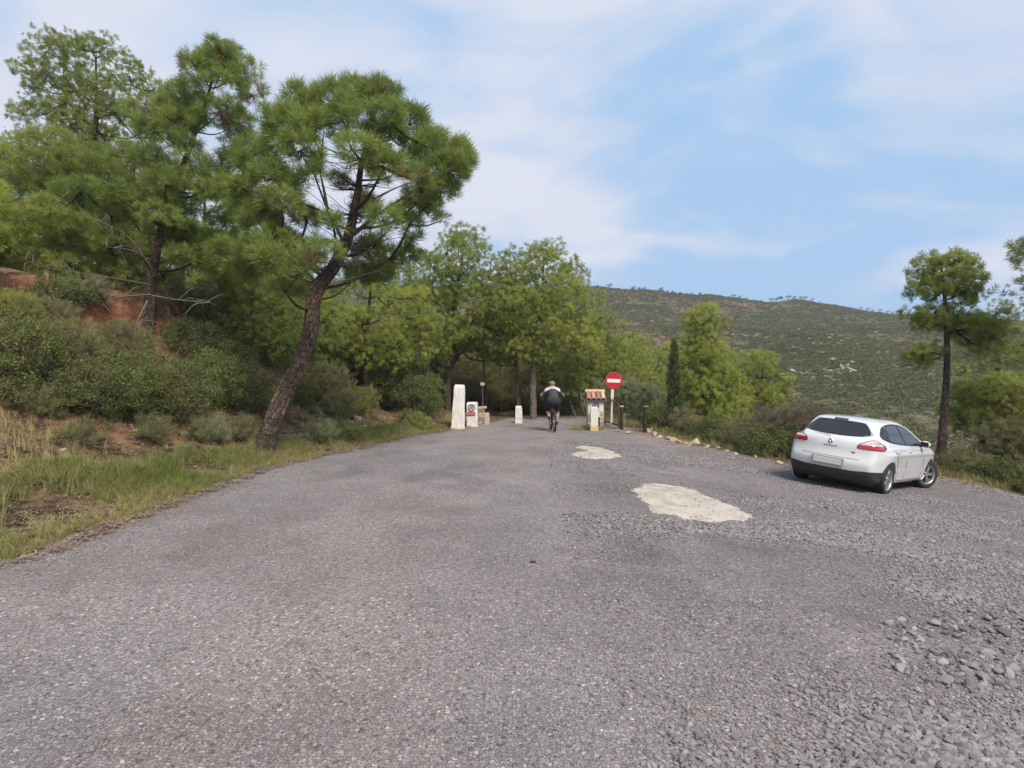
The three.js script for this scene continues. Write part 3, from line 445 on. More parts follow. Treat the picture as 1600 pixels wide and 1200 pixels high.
for (const [px, d, green, seed, hh] of [[250, 27, 'pine', 90, 110], [380, 29, 'pine', 91, 110], [450, 33, 'grey', 92, 90], [520, 29, 'pine', 93, 90], [140, 31, 'dark', 94, 130], [310, 36, 'pine', 95, 110], [590, 36, 'pine', 96, 90], [20, 27, 'pine', 97, 120], [285, 20.5, 'pine', 98, 190], [395, 19.5, 'pine', 99, 150], [180, 22, 'pine', 100, 190], [460, 25, 'bright', 101, 110]]) {
  const b = onGround(px, d), py = 600 - (b.y - EYE) / d * F;
  pineAt({ label: 'low-branched pine in the thicket on top of the bank', group: 'pines in the bank thicket', d, px, seed, green, density: 22, cr: 0.7, n: 60, path: [[px, py, 0, 0.11], [px, py - hh * 0.5, 0, 0.09], [px + 4, py - hh, 0, 0.03]], ells: [[px, py - hh * 0.7, hh * 0.5, hh * 0.34], [px - hh * 0.3, py - hh * 0.36, hh * 0.5, hh * 0.3], [px + hh * 0.35, py - hh * 0.38, hh * 0.5, hh * 0.3]], from: 0.05 });
}
// cypress
{
  const d = 20.4, base = onGround(1053, d, -0.1), R = rel(base, d), r = rng(50), cl = [];
  for (let i = 0; i < 46; i++) { const t = i / 45, py = lerp(672, 543, t), w = lerp(15, 3.2, Math.pow(t, 0.8)) * (0.8 + 0.3 * r()), a = r() * 6.28; cl.push([...R.p(1053 + Math.cos(a) * w * 0.55, py, Math.sin(a) * w * 0.55 * R.k), w * R.k * 0.75, 0.30, w * R.k * 0.75]); }
  plant({ name: 'cypress_tree', label: 'narrow dark green cypress right of the wooden posts', base, trunk: [[0, 0, 0, 0.07], [0, 1.2, 0, 0.05], [...R.p(1053, 545), 0.01]], clumps: cl, tuft: 'spray', green: 'cypress', density: 70, tuftScale: 1.0, seed: 51, lift: 2.2, twigEvery: 9, from: 0.05, leafName: 'foliage' });
}
// right of the parked car
pineAt({ label: 'tall pine with bare dark trunk standing behind the white car', d: 16.8, px: 1468, seed: 43, green: 'pine', density: 44, tuft: 'short', cr: 0.32, n: 80, path: [[1467, 745, 0, 0.155], [1472, 690, 0, 0.115], [1477, 620, 0, 0.09], [1480, 550, 0, 0.075], [1478, 490, 0, 0.06], [1472, 430, 0, 0.035], [1468, 405, 0, 0.02]],
  ells: [[1475, 430, 40, 26], [1450, 450, 22, 20], [1506, 455, 22, 20], [1532, 520, 30, 20], [1448, 500, 24, 14], [1495, 500, 26, 16], [1440, 557, 20, 9]], extra: [[1545, 545, 0.3, 24], [1560, 500, -0.2, 22], [1432, 565, 0.2, 22], [1450, 405, 0, 14], [1490, 405, 0, 14]], from: 0.5 });
pineAt({ label: 'low flat-topped yellow-green pine right of the bare-trunk pine', d: 18, px: 1538, seed: 44, green: 'yellow', density: 50, cr: 0.36, n: 70, path: [[1536, 720, 0, 0.12], [1536, 680, 0, 0.1], [1545, 640, 0, 0.06], [1550, 610, 0, 0.03]], ells: [[1535, 610, 42, 16], [1585, 612, 40, 18], [1560, 640, 60, 20], [1530, 655, 40, 18], [1600, 650, 50, 25]] });
pineAt({ label: 'large dark pine at the right end of the parking ground', d: 14.5, px: 1690, seed: 45, green: 'pine', density: 50, cr: 0.4, n: 46, path: [[1690, 760, 0, 0.16], [1695, 640, 0, 0.13], [1695, 520, 0, 0.1], [1690, 430, 0, 0.06], [1690, 370, 0, 0.03]], ells: [[1645, 400, 40, 36], [1690, 350, 60, 45], [1640, 450, 25, 18], [1730, 420, 60, 50]] });
pineAt({ label: 'far green pine standing behind the tall pine crown', d: 30, px: 1560, seed: 46, green: 'pine', density: 24, cr: 0.5, n: 50, path: [[1560, 690, 0, 0.12], [1560, 600, 0, 0.1], [1555, 500, 0, 0.03]], ells: [[1545, 500, 40, 25], [1580, 540, 45, 35], [1540, 560, 40, 30]] });
pineAt({ label: 'small dark pine among the shrubs at the right end of the lot', d: 16.2, px: 1590, seed: 47, green: 'olive', density: 40, cr: 0.3, n: 44, path: [[1585, 750, 0, 0.06], [1585, 710, 0, 0.05], [1588, 670, 0, 0.02]], ells: [[1585, 690, 45, 28], [1620, 700, 40, 30], [1560, 720, 35, 20]] });

// ---------------------------------------------------------------- shrubs: base pixel on the ground, half-width and height in pixels
const SHRUB = {
  olive: ['low olive grey', 'olive', 'fine'], dark: ['dark green leafy', 'dark', 'leaf'], green: ['mid green leafy', 'scrub', 'leaf'], fine: ['fine-leaved olive green', 'olive', 'fine'], pine: ['bright green needle-leaved', 'bright', 'short'], brown: ['dull brown twiggy', 'brown', 'fine'], grey: ['greyish green', 'grey', 'fine'], yellow: ['yellow-green', 'yellow', 'fine'],
};
let shrubSeed = 200;
function shrub(kind, px, py, hw, hh, where, group, d = null) {
  const p = d ? onGround(px, d) : hit(px, py), dd = -p.z, k = dd / F, w = hw * k, h = hh * k, s = ++shrubSeed, [look, green, tuft] = SHRUB[kind];
  const cr = Math.max(0.16, Math.min(w, h) * 0.34), n = Math.round(clamp(9 * (w * h) / (cr * cr) * 0.32, 7, 30));
  const cl = crown(s, [[0, h * 0.52, 0, w * 0.8, h * 0.46, Math.min(w, 1.6) * 0.8]], cr, n, 0.8); const tr = [[0, -0.1, 0, 0.03], [0.02, h * 0.3, 0, 0.022], [0, h * 0.6, 0.02, 0.01]];
  p.y -= 0.03;
  return plant({ name: 'shrub', label: look + ' shrub ' + where, category: 'shrub', base: p, trunk: tr, clumps: cl, tuft, green, density: tuft === 'leaf' ? 44 : 66, tuftScale: clamp(w * 0.75, 0.6, 1.25), seed: s, from: 0, rise: 1, sides: 5, leafName: 'foliage', group, twigEvery: kind === 'brown' ? 2 : 7, twigMat: kind === 'brown' ? M.deadTwig : M.twig, barkMat: M.twig, lift: 0.8 });
}
for (const [k, px, py, hw, hh] of [['green', 30, 590, 62, 90], ['fine', 105, 585, 55, 85], ['dark', 150, 650, 60, 80], ['green', 215, 655, 62, 100], ['dark', 280, 665, 55, 95], ['green', 335, 640, 50, 90], ['dark', 350, 600, 50, 70], ['fine', 60, 520, 50, 50], ['dark', 395, 655, 38, 85], ['grey', 425, 545, 45, 60], ['dark', 300, 560, 50, 55], ['fine', 190, 565, 50, 55], ['green', 100, 640, 34, 50], ['yellow', 10, 500, 40, 45], ['dark', 95, 478, 42, 40], ['fine', 300, 490, 45, 50], ['grey', 130, 470, 36, 36], ['green', 395, 560, 40, 60], ['fine', 240, 690, 30, 34], ['grey', 330, 690, 34, 36], ['fine', 60, 650, 36, 36], ['dark', 20, 630, 40, 44], ['fine', 380, 690, 26, 40], ['olive', 130, 690, 26, 24]])
  shrub(k, px, py, hw, hh, 'on the red earth bank', 'shrubs on the bank');
for (const [k, px, py, hw, hh] of [['fine', 505, 632, 45, 60], ['yellow', 560, 650, 36, 42], ['fine', 530, 655, 30, 40], ['dark', 570, 615, 50, 95], ['dark', 615, 640, 42, 80], ['grey', 520, 560, 45, 70], ['fine', 640, 668, 22, 24], ['yellow', 655, 672, 20, 20], ['dark', 660, 650, 40, 60], ['grey', 500, 690, 26, 28], ['green', 545, 690, 22, 26], ['dark', 475, 640, 20, 45]])
  shrub(k, px, py, hw, hh, 'between the leaning pine and the white pillars', 'shrubs behind the leaning pine');
for (const [k, px, d, hw, hh] of [['fine', 690, 31, 40, 36], ['fine', 740, 32, 45, 40], ['dark', 780, 34, 40, 50], ['fine', 850, 33, 45, 36], ['fine', 880, 31, 30, 30], ['fine', 760, 34, 70, 70], ['dark', 830, 36, 80, 80], ['dark', 720, 38, 90, 90], ['fine', 910, 36, 50, 50]])
  shrub(k, px, 0, hw, hh, 'in the forest shade behind the pillars', 'undergrowth of the forest', d);
for (const [k, px, d, hw, hh] of [['dark', 1030, 20.6, 26, 40], ['fine', 1075, 19.6, 30, 45], ['dark', 1110, 19, 32, 50], ['pine', 1130, 19.4, 30, 75], ['fine', 1150, 18.2, 34, 50], ['pine', 1165, 19, 30, 66], ['brown', 1200, 17.5, 46, 82], ['brown', 1250, 17.2, 46, 88], ['dark', 1190, 16.7, 40, 40], ['dark', 1235, 16.6, 40, 45], ['brown', 1300, 18, 50, 90], ['fine', 1280, 17, 40, 60], ['dark', 1000, 25, 26, 30]])
  shrub(k, px, 0, hw, hh, 'along the gravel edge between cypress and car', 'shrubs along the lot edge', d);
for (const [k, px, d, hw, hh] of [['yellow', 1430, 19.5, 34, 60], ['yellow', 1500, 19.8, 40, 56], ['fine', 1455, 18, 30, 45], ['dark', 1500, 16.9, 30, 50], ['fine', 1530, 16.8, 36, 56], ['dark', 1570, 16.4, 36, 60], ['fine', 1610, 15.8, 42, 60], ['dark', 1650, 15.4, 50, 70], ['pine', 1490, 18.4, 30, 50], ['fine', 1400, 19.5, 40, 50], ['green', 1545, 17.6, 30, 70], ['dark', 1475, 16.6, 34, 34], ['fine', 1515, 16.2, 40, 40], ['dark', 1550, 15.7, 40, 44], ['dark', 1600, 15.1, 46, 50], ['fine', 1640, 14.6, 50, 60]])
  shrub(k, px, 0, hw, hh, 'beyond the lot behind the parked car', 'shrubs behind the car', d);

for (const [p0, p1, p2, d, k] of [[648, 650, 652, 26, 0.05], [662, 668, 676, 25.5, 0.055], [688, 694, 706, 30, 0.06], [760, 757, 752, 30, 0.06], [782, 784, 783, 33, 0.06], [868, 866, 866, 31, 0.06], [922, 928, 934, 28, 0.045]]) {
  const py = 652; pineAt({ label: 'thin bare-stemmed young pine in the forest behind the pillars', group: 'thin stems in the forest', d, px: p0, seed: 300 + p0, green: 'pine', density: 24, cr: 0.5, n: 16, barkMat: M.paleBark, path: [[p0, py, 0, k], [p1, 590, 0, k * 0.8], [p2, 520, 0, k * 0.4]], ells: [[p2, 520, 34, 28]], from: 0.5 });
}
// bare dead branches hanging over the scarp
{
  const r = rng(9);
  const dead = (label, d, paths) => {
    const R = rel(spiky.position, d);
    for (const p of paths) { const g = [], pts = p.map(q => V(...R.p(q[0], q[1], q[2] || 0))); g.push(limb(pts, [0.022, 0.013, 0.005], 5, 0.15, 5)); for (let i = 0; i < 11; i++) { const t = 0.2 + 0.8 * r(), c = new THREE.CatmullRomCurve3(pts).getPoint(t), e = c.clone().add(V((r() - 0.5) * 1.3, (r() - 0.62) * 0.9, (r() - 0.5) * 0.9)); g.push(limb([c, c.clone().lerp(e, 0.5).add(V((r() - 0.5) * 0.25, 0.12, 0)), e], [0.010, 0.007, 0.003], 3, 0, 4)); } part('dead_branch', mergeGeometries(g), M.deadTwig, spiky).userData.label = label; }
  };
  dead('bare grey dead branch drooping over the scarp', 15.2, [[[236, 445], [150, 430, -0.3], [60, 415, -0.5], [30, 400, -0.5]], [[236, 460], [180, 465, -0.4], [130, 480, -0.5]], [[238, 420], [200, 370, -0.5], [130, 330, -0.6], [95, 280, -0.6]], [[238, 462], [290, 470, -0.4], [330, 472, -0.5]], [[230, 470], [215, 500, -0.5], [203, 520, -0.6]], [[238, 430], [215, 395, -0.8], [165, 385, -0.9]]]);
}

// ---------------------------------------------------------------- grass and litter
{
  const blades = (seed, n, len, w, sp) => { const r = rng(seed), t = []; for (let i = 0; i < n; i++) { const a = r() * 6.28, o = V(Math.cos(a), 0, Math.sin(a)).multiplyScalar(0.05 * r()), L = len * (0.5 + 0.7 * r()), ln = sp * r(), m = o.clone().add(V(Math.cos(a) * L * 0.2 * ln, L * 0.55, Math.sin(a) * L * 0.2 * ln)), e = o.clone().add(V(Math.cos(a) * L * 0.75 * ln, L, Math.sin(a) * L * 0.75 * ln)), s = V(-Math.sin(a + 0.6), 0, Math.cos(a + 0.6)).multiplyScalar(w / 2); t.push(...o.clone().add(s).toArray(), ...o.clone().sub(s).toArray(), ...m.clone().add(s.clone().multiplyScalar(0.7)).toArray(), ...o.clone().sub(s).toArray(), ...m.clone().sub(s.clone().multiplyScalar(0.7)).toArray(), ...m.clone().add(s.clone().multiplyScalar(0.7)).toArray(), ...m.clone().add(s.clone().multiplyScalar(0.7)).toArray(), ...m.clone().sub(s.clone().multiplyScalar(0.7)).toArray(), ...e.toArray()); } return triGeo(t); };
  const r = rng(31), G = [blades(1, 16, 0.30, 0.007, 1), blades(2, 14, 0.2, 0.006, 1.4)], L = [[], []], green = [0.15, 0.185, 0.045], straw = [0.36, 0.29, 0.14];
  const put = (x, d, s, t) => L[(r() * 2) | 0].push({ p: V(x, surface(x, d) - 0.01, -d), n: V((r() - 0.5) * 0.4, 1, (r() - 0.5) * 0.4).normalize(), a: r() * 6.28, s, c: mixC(green, straw, t) });
  for (let i = 0; i < 26000; i++) { const d = 4 + 17 * Math.pow(r(), 1.2), o = Math.pow(r(), 1.5) * (d < 9 ? 1.6 : d < 11.5 ? 1.25 : 0.95), x = leftEdge(d) - o + 0.12, m = fbm(x * 0.9, d * 0.9, 0, 3); if (r() > (d < 9 ? 0.62 : 0.48) + m * 1.8) continue; if (edgeDist(x, d) < -0.05) continue; put(x, d, (0.45 + 0.6 * r()) * (0.5 + 0.6 * sstep(0, 0.7, o)), clamp(0.24 + 0.75 * fbm(x * 0.7 + 8, d * 0.7, 0, 3) + (o < 0.45 ? 0.25 : 0) + 0.4 * (r() - 0.5), 0, 1)); }
  for (let i = 0; i < 5000; i++) { const d = 6 + 16 * r(), x = leftEdge(d) - 1.2 - 5.5 * r(), m = fbm(x * 0.6 + 40, d * 0.6, 0, 3); if (r() > 0.25 + m * 2) continue; put(x, d, 0.5 + 0.6 * r(), clamp(0.62 + m + 0.4 * (r() - 0.5), 0, 1)); }
  for (let i = 0; i < 2800; i++) { const k = (r() * (RIGHT.length - 4)) | 0, a = RIGHT[k], b = RIGHT[k + 1], t = r(), x = lerp(a[0], b[0], t) + r() * 1.6, d = lerp(a[1], b[1], t) + r() * 1.6; if (edgeDist(x, d) < 0.12) continue; put(x, d, 0.5 + 0.7 * r(), clamp(0.4 + 0.6 * (r() - 0.5), 0, 1)); }
  for (let i = 0; i < 700; i++) { const a = r() * 6.28, q = Math.sqrt(r()) * 0.55, x = 2.62 + Math.cos(a) * q * 1.1, d = 21.2 + Math.sin(a) * q; put(x, d, 0.3 + 0.35 * r(), 0.6 + 0.4 * r()); }
  for (let i = 0; i < 1200; i++) { const x = -2.6 + 2.4 * r(), d = 22 + 3 * r(); if (edgeDist(x, d) < 0.05) continue; put(x, d, 0.4 + 0.5 * r(), 0.3 + 0.6 * r()); }
  const gg = new THREE.Group(); gg.name = 'verge_grass'; scene.add(gg); tag(gg, 'green and straw-coloured grass along the road verges', 'grass', null, 'stuff'); L.forEach((l, i) => scatter('grass_blades', G[i], M.dry, l, gg));
  // dry leaf and needle litter on the bank
  const bits = (() => { const q = rng(4), t = []; for (let i = 0; i < 10; i++) { const o = V((q() - 0.5) * 0.16, 0.006 + 0.02 * q(), (q() - 0.5) * 0.16), a = q() * 6.28, b = V(Math.cos(a), (q() - 0.5) * 0.7, Math.sin(a)).multiplyScalar(0.05), c = V(-Math.sin(a), (q() - 0.5) * 0.4, Math.cos(a)).multiplyScalar(0.013); t.push(...o.clone().sub(b).toArray(), ...o.clone().add(c).toArray(), ...o.clone().add(b).toArray()); } return triGeo(t); })();
  const B = []; for (let i = 0; i < 16000; i++) { const d = 4 + 24 * r(), x = leftEdge(d) + 0.3 - 7 * Math.pow(r(), 1.3); { const q = edgeDist(x, d); if (q < 0 && r() > 0.45 * (1 - sstep(0, 1.0, -q)) + 0.04) continue; } const v = 0.09 + 0.2 * r(); B.push({ p: V(x, surface(x, d) + 0.004, -d), a: r() * 6.28, s: 0.6 + 0.8 * r(), c: C(v * 1.15, v * 0.8, v * 0.5) }); }
  const bg = new THREE.Group(); bg.name = 'leaf_litter'; scene.add(bg); tag(bg, 'brown dry needles and twigs strewn on the earth bank', 'litter', null, 'stuff'); scatter('dry_litter', bits, M.dry, B, bg);
}

// ---------------------------------------------------------------- the hillside: scrub, rocks, pines on the ridge
{
  const bush = [61, 62, 63].map(s => { const r = rng(s), t = []; for (let i = 0; i < 120; i++) { const u = V(r() * 2 - 1, r(), r() * 2 - 1).normalize().multiplyScalar(0.35 + 0.65 * Math.sqrt(r())), p = V(u.x, u.y * 0.75, u.z), a = V(r() - 0.5, r() - 0.5, r() - 0.5).normalize().multiplyScalar(0.17), b = V(r() - 0.5, r() - 0.5, r() - 0.5).normalize().multiplyScalar(0.15); t.push(...p.clone().sub(a).toArray(), ...p.clone().add(b).toArray(), ...p.clone().add(a).toArray()); } return triGeo(t); });
  const r = rng(91), L = [[], [], []], stones = [];
  const cols = [[0.112, 0.125, 0.05], [0.132, 0.138, 0.062], [0.15, 0.138, 0.078], [0.10, 0.113, 0.045]];
  const put = (x, d, s) => { const n = fbm(x * 0.035 + 11, d * 0.03, 0, 4), k = clamp(Math.floor(1.7 + n * 4 + (r() - 0.5) * 2.2), 0, 3), c = cols[[3, 0, 1, 2][k]], v = 0.92 + 0.16 * r(); L[(r() * 3) | 0].push({ p: V(x, land(x, d) - s * 0.1, -d), a: r() * 6.28, s: V(s, s * (0.6 + 0.5 * r()), s), c: C(c[0] * v, c[1] * v, c[2] * v) }); };
  for (let i = 0; i < 85000; i++) { const d = 55 + 260 * Math.pow(r(), 0.75), q = 250 + 1660 * r(), x = (q - 800) / F * d, n = fbm(x * 0.03 + 5, d * 0.03, 0, 4), m2 = fbm(x * 0.12, d * 0.12, 0, 3); if (r() > 0.72 - 1.2 * n + m2) continue; put(x, d, 0.4 + 0.75 * Math.pow(r(), 2.5) + 0.3 * r()); }
  for (let i = 0; i < 11000; i++) { const d = 18 + 46 * r(), q = 930 + 900 * r(), x = (q - 800) / F * d; if (edgeDist(x, d) < 2 || r() > 0.85 + 1.2 * fbm(x * 0.2, d * 0.2, 0, 3)) continue; put(x, d, 0.3 + 0.55 * r()); }
  const hg = new THREE.Group(); hg.name = 'hillside_scrub'; scene.add(hg); tag(hg, 'low grey-green scrub covering the far hillside', 'scrub', null, 'stuff'); L.forEach((l, i) => scatter('scrub', bush[i], M.dry, l, hg));
  const sg = stoneGeo(301, 1, 0.7), place = (x, d, s) => { const v = 0.24 + 0.14 * r(); stones.push({ p: V(x, land(x, d) + s * 0.15, -d), a: r() * 6.28, s: V(s * (0.8 + r()), s * 0.8, s), c: C(v * 1.1, v * 0.93, v * 0.78) }); };
  for (const [px, py, sx, sy, n] of [[975, 468, 26, 7, 26], [1035, 505, 30, 4, 14], [1260, 512, 30, 10, 30], [1300, 532, 40, 10, 30], [1310, 575, 30, 7, 36], [1260, 585, 40, 8, 24], [1200, 560, 40, 20, 20], [1160, 520, 60, 20, 16], [1250, 470, 14, 3, 10], [1380, 520, 60, 30, 20], [1350, 560, 60, 30, 16]]) for (let i = 0; i < n; i++) { const p = hit(px + (r() + r() - 1) * sx * 1.4, py + (r() + r() - 1) * sy * 1.4, 50, 420); if (-p.z > 400) continue; place(p.x, -p.z, 0.25 + 0.6 * r() * r()); }
  const kg = new THREE.Group(); kg.name = 'hillside_rocks'; scene.add(kg); tag(kg, 'pale rocks breaking through the far hillside scrub', 'rocks', null, 'stuff'); scatter('rocks', sg, M.stone, stones, kg);
  // pines standing on the ridge line
  const makeRidge = (s, flat) => { const q = rng(s), t = [], wood = limb([V(0, -0.5, 0), V(0.1, 1.2, 0), V(0.05, 2.6, 0)], [0.16, 0.12, 0.06], 5, 0, 2); for (let i = 0; i < 420; i++) { const k = (q() * 7) | 0, c = V((hash(k, s) - 0.5) * 2.6, 2.2 + hash(k, s, 2) * 1.6 * flat, (hash(k, s, 3) - 0.5) * 2.6), p = c.add(V(q() - 0.5, (q() - 0.5) * 0.6, q() - 0.5).multiplyScalar(1.5)), a = V(q() - 0.5, q() - 0.5, q() - 0.5).normalize().multiplyScalar(0.2), b = V(q() - 0.5, q() - 0.5, q() - 0.5).normalize().multiplyScalar(0.16); t.push(...p.clone().sub(a).toArray(), ...p.clone().add(b).toArray(), ...p.clone().add(a).toArray()); } return [wood, triGeo(t)]; };
  const kinds = [makeRidge(1, 1), makeRidge(2, 0.6), makeRidge(3, 1.3)], lm = std(C(0.065, 0.08, 0.032), 1, { side: THREE.DoubleSide });
  const ridge = [[918, 0.6], [935, 0.5], [952, 0.9], [988, 1.0], [1000, 0.8], [1006, 0.7], [1031, 1.0], [1036, 0.6], [1043, 0.5], [1050, 0.5], [1064, 0.6], [1072, 0.5], [1080, 0.5], [1095, 0.7], [1146, 0.8], [1155, 0.7], [1168, 0.5], [1205, 0.9], [1213, 1.0], [1222, 1.1], [1232, 1.0], [1240, 0.8], [1252, 0.8], [1258, 0.9], [1268, 0.7], [1282, 0.5], [1345, 0.6], [1355, 0.7], [1364, 0.6], [1375, 0.7], [1386, 0.7], [1395, 0.6], [1403, 0.6], [1540, 0.8], [1556, 0.7], [1590, 0.8]];
  ridge.forEach(([px, s], i) => {
    let best = null, bs = -9; for (let d = 180; d < 420; d += 2) { const x = (px - 800) / F * d, a = (land(x, d) - EYE) / d; if (a > bs) { bs = a; best = V(x, land(x, d), -d); } }
    const K = kinds[i % 3], t = thing('ridge_pine', 'small dark pine standing on the hill ridge', 'tree', best, 'pines along the ridge'); part('trunk', K[0], M.twig, t); part('crown', K[1], lm, t); t.scale.setScalar(s * 0.85); t.position.y -= 1.35 * s; t.rotation.y = i * 2.1;
  });
}

// ---------------------------------------------------------------- pillars, signs and posts at the end of the track
const box = (w, h, d, r = 0.015, s = 2) => new RoundedBoxGeometry(w, h, d, s, Math.min(r, w / 2.1, h / 2.1, d / 2.1));
const moved = (g, x, y, z, ry = 0, rx = 0, rz = 0) => { const m = new THREE.Matrix4().makeRotationFromEuler(new THREE.Euler(rx, ry, rz)); m.setPosition(x, y, z); return g.applyMatrix4(m); };
function wobble(g, amp, f) { g = mergeVertices(g.deleteAttribute('normal'), 1e-4); const p = g.attributes.position; for (let i = 0; i < p.count; i++) { const x = p.getX(i), y = p.getY(i), z = p.getZ(i); p.setXYZ(i, x + amp * fbm(y * f + 3, z * f, x * f + 1, 3), y + amp * 0.5 * fbm(x * f, z * f + 9, y * f + 2, 3), z + amp * fbm(x * f + 5, y * f, z * f + 4, 3)); } g.computeVertexNormals(); return g; }
function column(w0, w1, h, dep, taperTop) {                // plastered masonry column, a little uneven
  const g = new THREE.BoxGeometry(1, 1, 1, 8, 26, 6), p = g.attributes.position;
  for (let i = 0; i < p.count; i++) { const t = p.getY(i) + 0.5; let w = lerp(w0, w1, t), dd = dep; if (t > taperTop) { const k = (t - taperTop) / (1 - taperTop); w *= 1 - 0.16 * k * k; dd *= 1 - 0.16 * k * k; } p.setXYZ(i, p.getX(i) * w, t * h, p.getZ(i) * dd); }
  return wobble(g, 0.018, 4);
}
const grime = std(C(0.62, 0.47, 0.24), 1, { map: M.lime.map }), ink = std(C(0.16, 0.16, 0.17), 0.8), greyInk = std(C(0.52, 0.51, 0.50), 0.9), rubble = [std(C(0.30, 0.24, 0.19), 1, { bumpMap: soilMaps.bump, bumpScale: 0.01 }), std(C(0.38, 0.32, 0.26), 1), std(C(0.24, 0.19, 0.155), 1), std(C(0.42, 0.35, 0.28), 1)];
function lines(parent, rows, mat, x0, x1, y, z, gap, hgt, seed) { // worn lettering that can no longer be read
  const r = rng(seed); for (let k = 0; k < rows; k++) { let x = x0 + 0.01 * r(); while (x < x1 - 0.015) { const w = 0.014 + 0.02 * r(); part('worn_letter', moved(box(w, hgt * (0.7 + 0.3 * r()), 0.004, 0.001, 1), x + w / 2, y - k * gap, z), mat, parent); x += w + 0.012; } }
}
function noSign(parent, x, y, z, R, mat) {                 // ring, bar and a small pictogram
  const s = part('prohibition_mark', moved(new THREE.TorusGeometry(R, R * 0.15, 8, 32), x, y, z), mat, parent);
  part('slash', moved(box(R * 1.9, R * 0.24, 0.012, 0.004, 1), x, y, z, 0, 0, -0.785), mat, s); part('pictogram', moved(box(R * 0.95, R * 0.2, 0.010, 0.004, 1), x, y, z - 0.001, 0, 0, 0.75), mat, s);
  for (const sx of [-1, 1]) part('pictogram_wheel', moved(new THREE.TorusGeometry(R * 0.2, R * 0.06, 6, 14), x + sx * R * 0.4, y + sx * R * 0.3, z), mat, s);
}
{ // tall white pillar
  const d = 21.3, b = onGround(715, d, -0.08), t = thing('white_pillar', 'tall tapering whitewashed pillar with faint lettering near its top', 'pillar', b);
  part('shaft', column(0.47, 0.37, 1.62, 0.42, 0.93), M.lime, t); t.rotation.z = -0.045; t.rotation.y = 0.1;
  const pl = part('plaque', moved(box(0.27, 0.24, 0.02, 0.006), -0.02, 1.40, 0.195), std(C(0.74, 0.72, 0.70), 0.9), t); lines(pl, 1, greyInk, -0.09, 0.08, 1.46, 0.207, 0.09, 0.05, 3); lines(pl, 1, greyInk, -0.13, 0.10, 1.36, 0.207, 0.09, 0.06, 4);
  part('chipped_base', moved(wobble(new THREE.BoxGeometry(0.50, 0.14, 0.45, 6, 3, 6), 0.05, 6), 0, 0.07, 0), std(C(0.60, 0.55, 0.49), 1, { map: M.lime.map }), t);
}
{ // small pillar with the prohibition plate and red plaque
  const d = 22.3, b = onGround(738, d, -0.08), t = thing('white_pillar', 'short white pillar carrying a round prohibition sign above a red plaque', 'pillar', b);
  part('shaft', column(0.39, 0.39, 0.98, 0.34, 0.95), M.lime, t);
  noSign(t, -0.02, 0.78, 0.185, 0.115, ink);
  const pl = part('red_plaque', moved(box(0.36, 0.125, 0.02, 0.004), -0.06, 0.565, 0.19), std(C(0.33, 0.075, 0.09), 0.7), t); lines(pl, 1, std(C(0.5, 0.3, 0.3), 0.8), -0.2, 0.08, 0.565, 0.202, 0.05, 0.05, 8);
  part('footing', moved(wobble(new THREE.BoxGeometry(0.46, 0.12, 0.42, 6, 2, 6), 0.04, 6), 0, 0.04, 0), rubble[3], t);
}
function masonry(t, w, h, dep, sw, sh, seed, mats) {       // rough stones in courses, each its own
  const r = rng(seed), g = [0, 1, 2].map(k => wobble(new THREE.BoxGeometry(1, 1, 1, 3, 3, 3), 0.16, 2.1 + k)); let y = 0;
  while (y < h - 0.02) { const hh = Math.min(sh * (0.75 + 0.5 * r()), h - y); for (const [ax, fx, fz] of [['z', 1, dep / 2 - 0.07], ['z', 1, -dep / 2 + 0.07]]) { let x = -w / 2; while (x < w / 2 - 0.02) { let ww = Math.min(sw * (0.7 + 0.7 * r()), w / 2 - x); if (w / 2 - x - ww < sw * 0.4) ww = w / 2 - x; const m = part('stone', g[(r() * 3) | 0], mats[(r() * mats.length) | 0], t); m.position.set(x + ww / 2, y + hh / 2, fz + 0.02 * r()); m.scale.set(ww * 0.96, hh * 0.94, dep * 0.5); x += ww; } } y += hh; }
}
{ // brown stone stub beside it
  const d = 23.2, b = onGround(750, d, -0.06), t = thing('stone_pillar', 'low brown rubble-stone pillar with flat cap beside the prohibition pillar', 'pillar', b);
  masonry(t, 0.36, 0.66, 0.34, 0.15, 0.1, 12, rubble); part('cap_slab', moved(wobble(box(0.46, 0.09, 0.42, 0.02), 0.02, 5), 0.03, 0.70, 0, 0, 0, 0.06), rubble[3], t);
  const b2 = onGround(760, d + 0.1, -0.06), u = thing('stone_block', 'small pale plastered stone block at the foot of the brown pillar', 'stone block', b2); part('block', column(0.24, 0.22, 0.5, 0.24, 0.9), std(C(0.5, 0.43, 0.35), 1, { map: M.lime.map }), u); 
}
{ // white marker post
  const d = 23.9, b = onGround(810.5, d, -0.08), t = thing('white_post', 'small plain white marker post alone beside the track', 'post', b);
  part('shaft', column(0.28, 0.25, 0.76, 0.24, 0.9), M.lime, t); part('groove_band', moved(box(0.292, 0.025, 0.252, 0.004), 0.0, 0.30, 0), std(C(0.62, 0.58, 0.52), 1), t);
}
{ // tiny plate on a thin pole in the forest shade
  const d = 27, b = onGround(754, d, -0.05), h = at(754, 600, d).y - b.y, t = thing('small_sign', 'tiny pale plate on a thin brown pole in the forest shade', 'sign', b);
  part('pole', moved(new THREE.CylinderGeometry(0.025, 0.03, h, 8), 0, h / 2, 0), M.twig, t); part('plate', moved(box(0.18, 0.13, 0.015, 0.004), 0, h, 0.035), std(C(0.7, 0.68, 0.6), 0.8), t); part('plate_line', moved(box(0.16, 0.015, 0.004, 0.001, 1), 0, h - 0.01, 0.045), rubble[2], t);
}
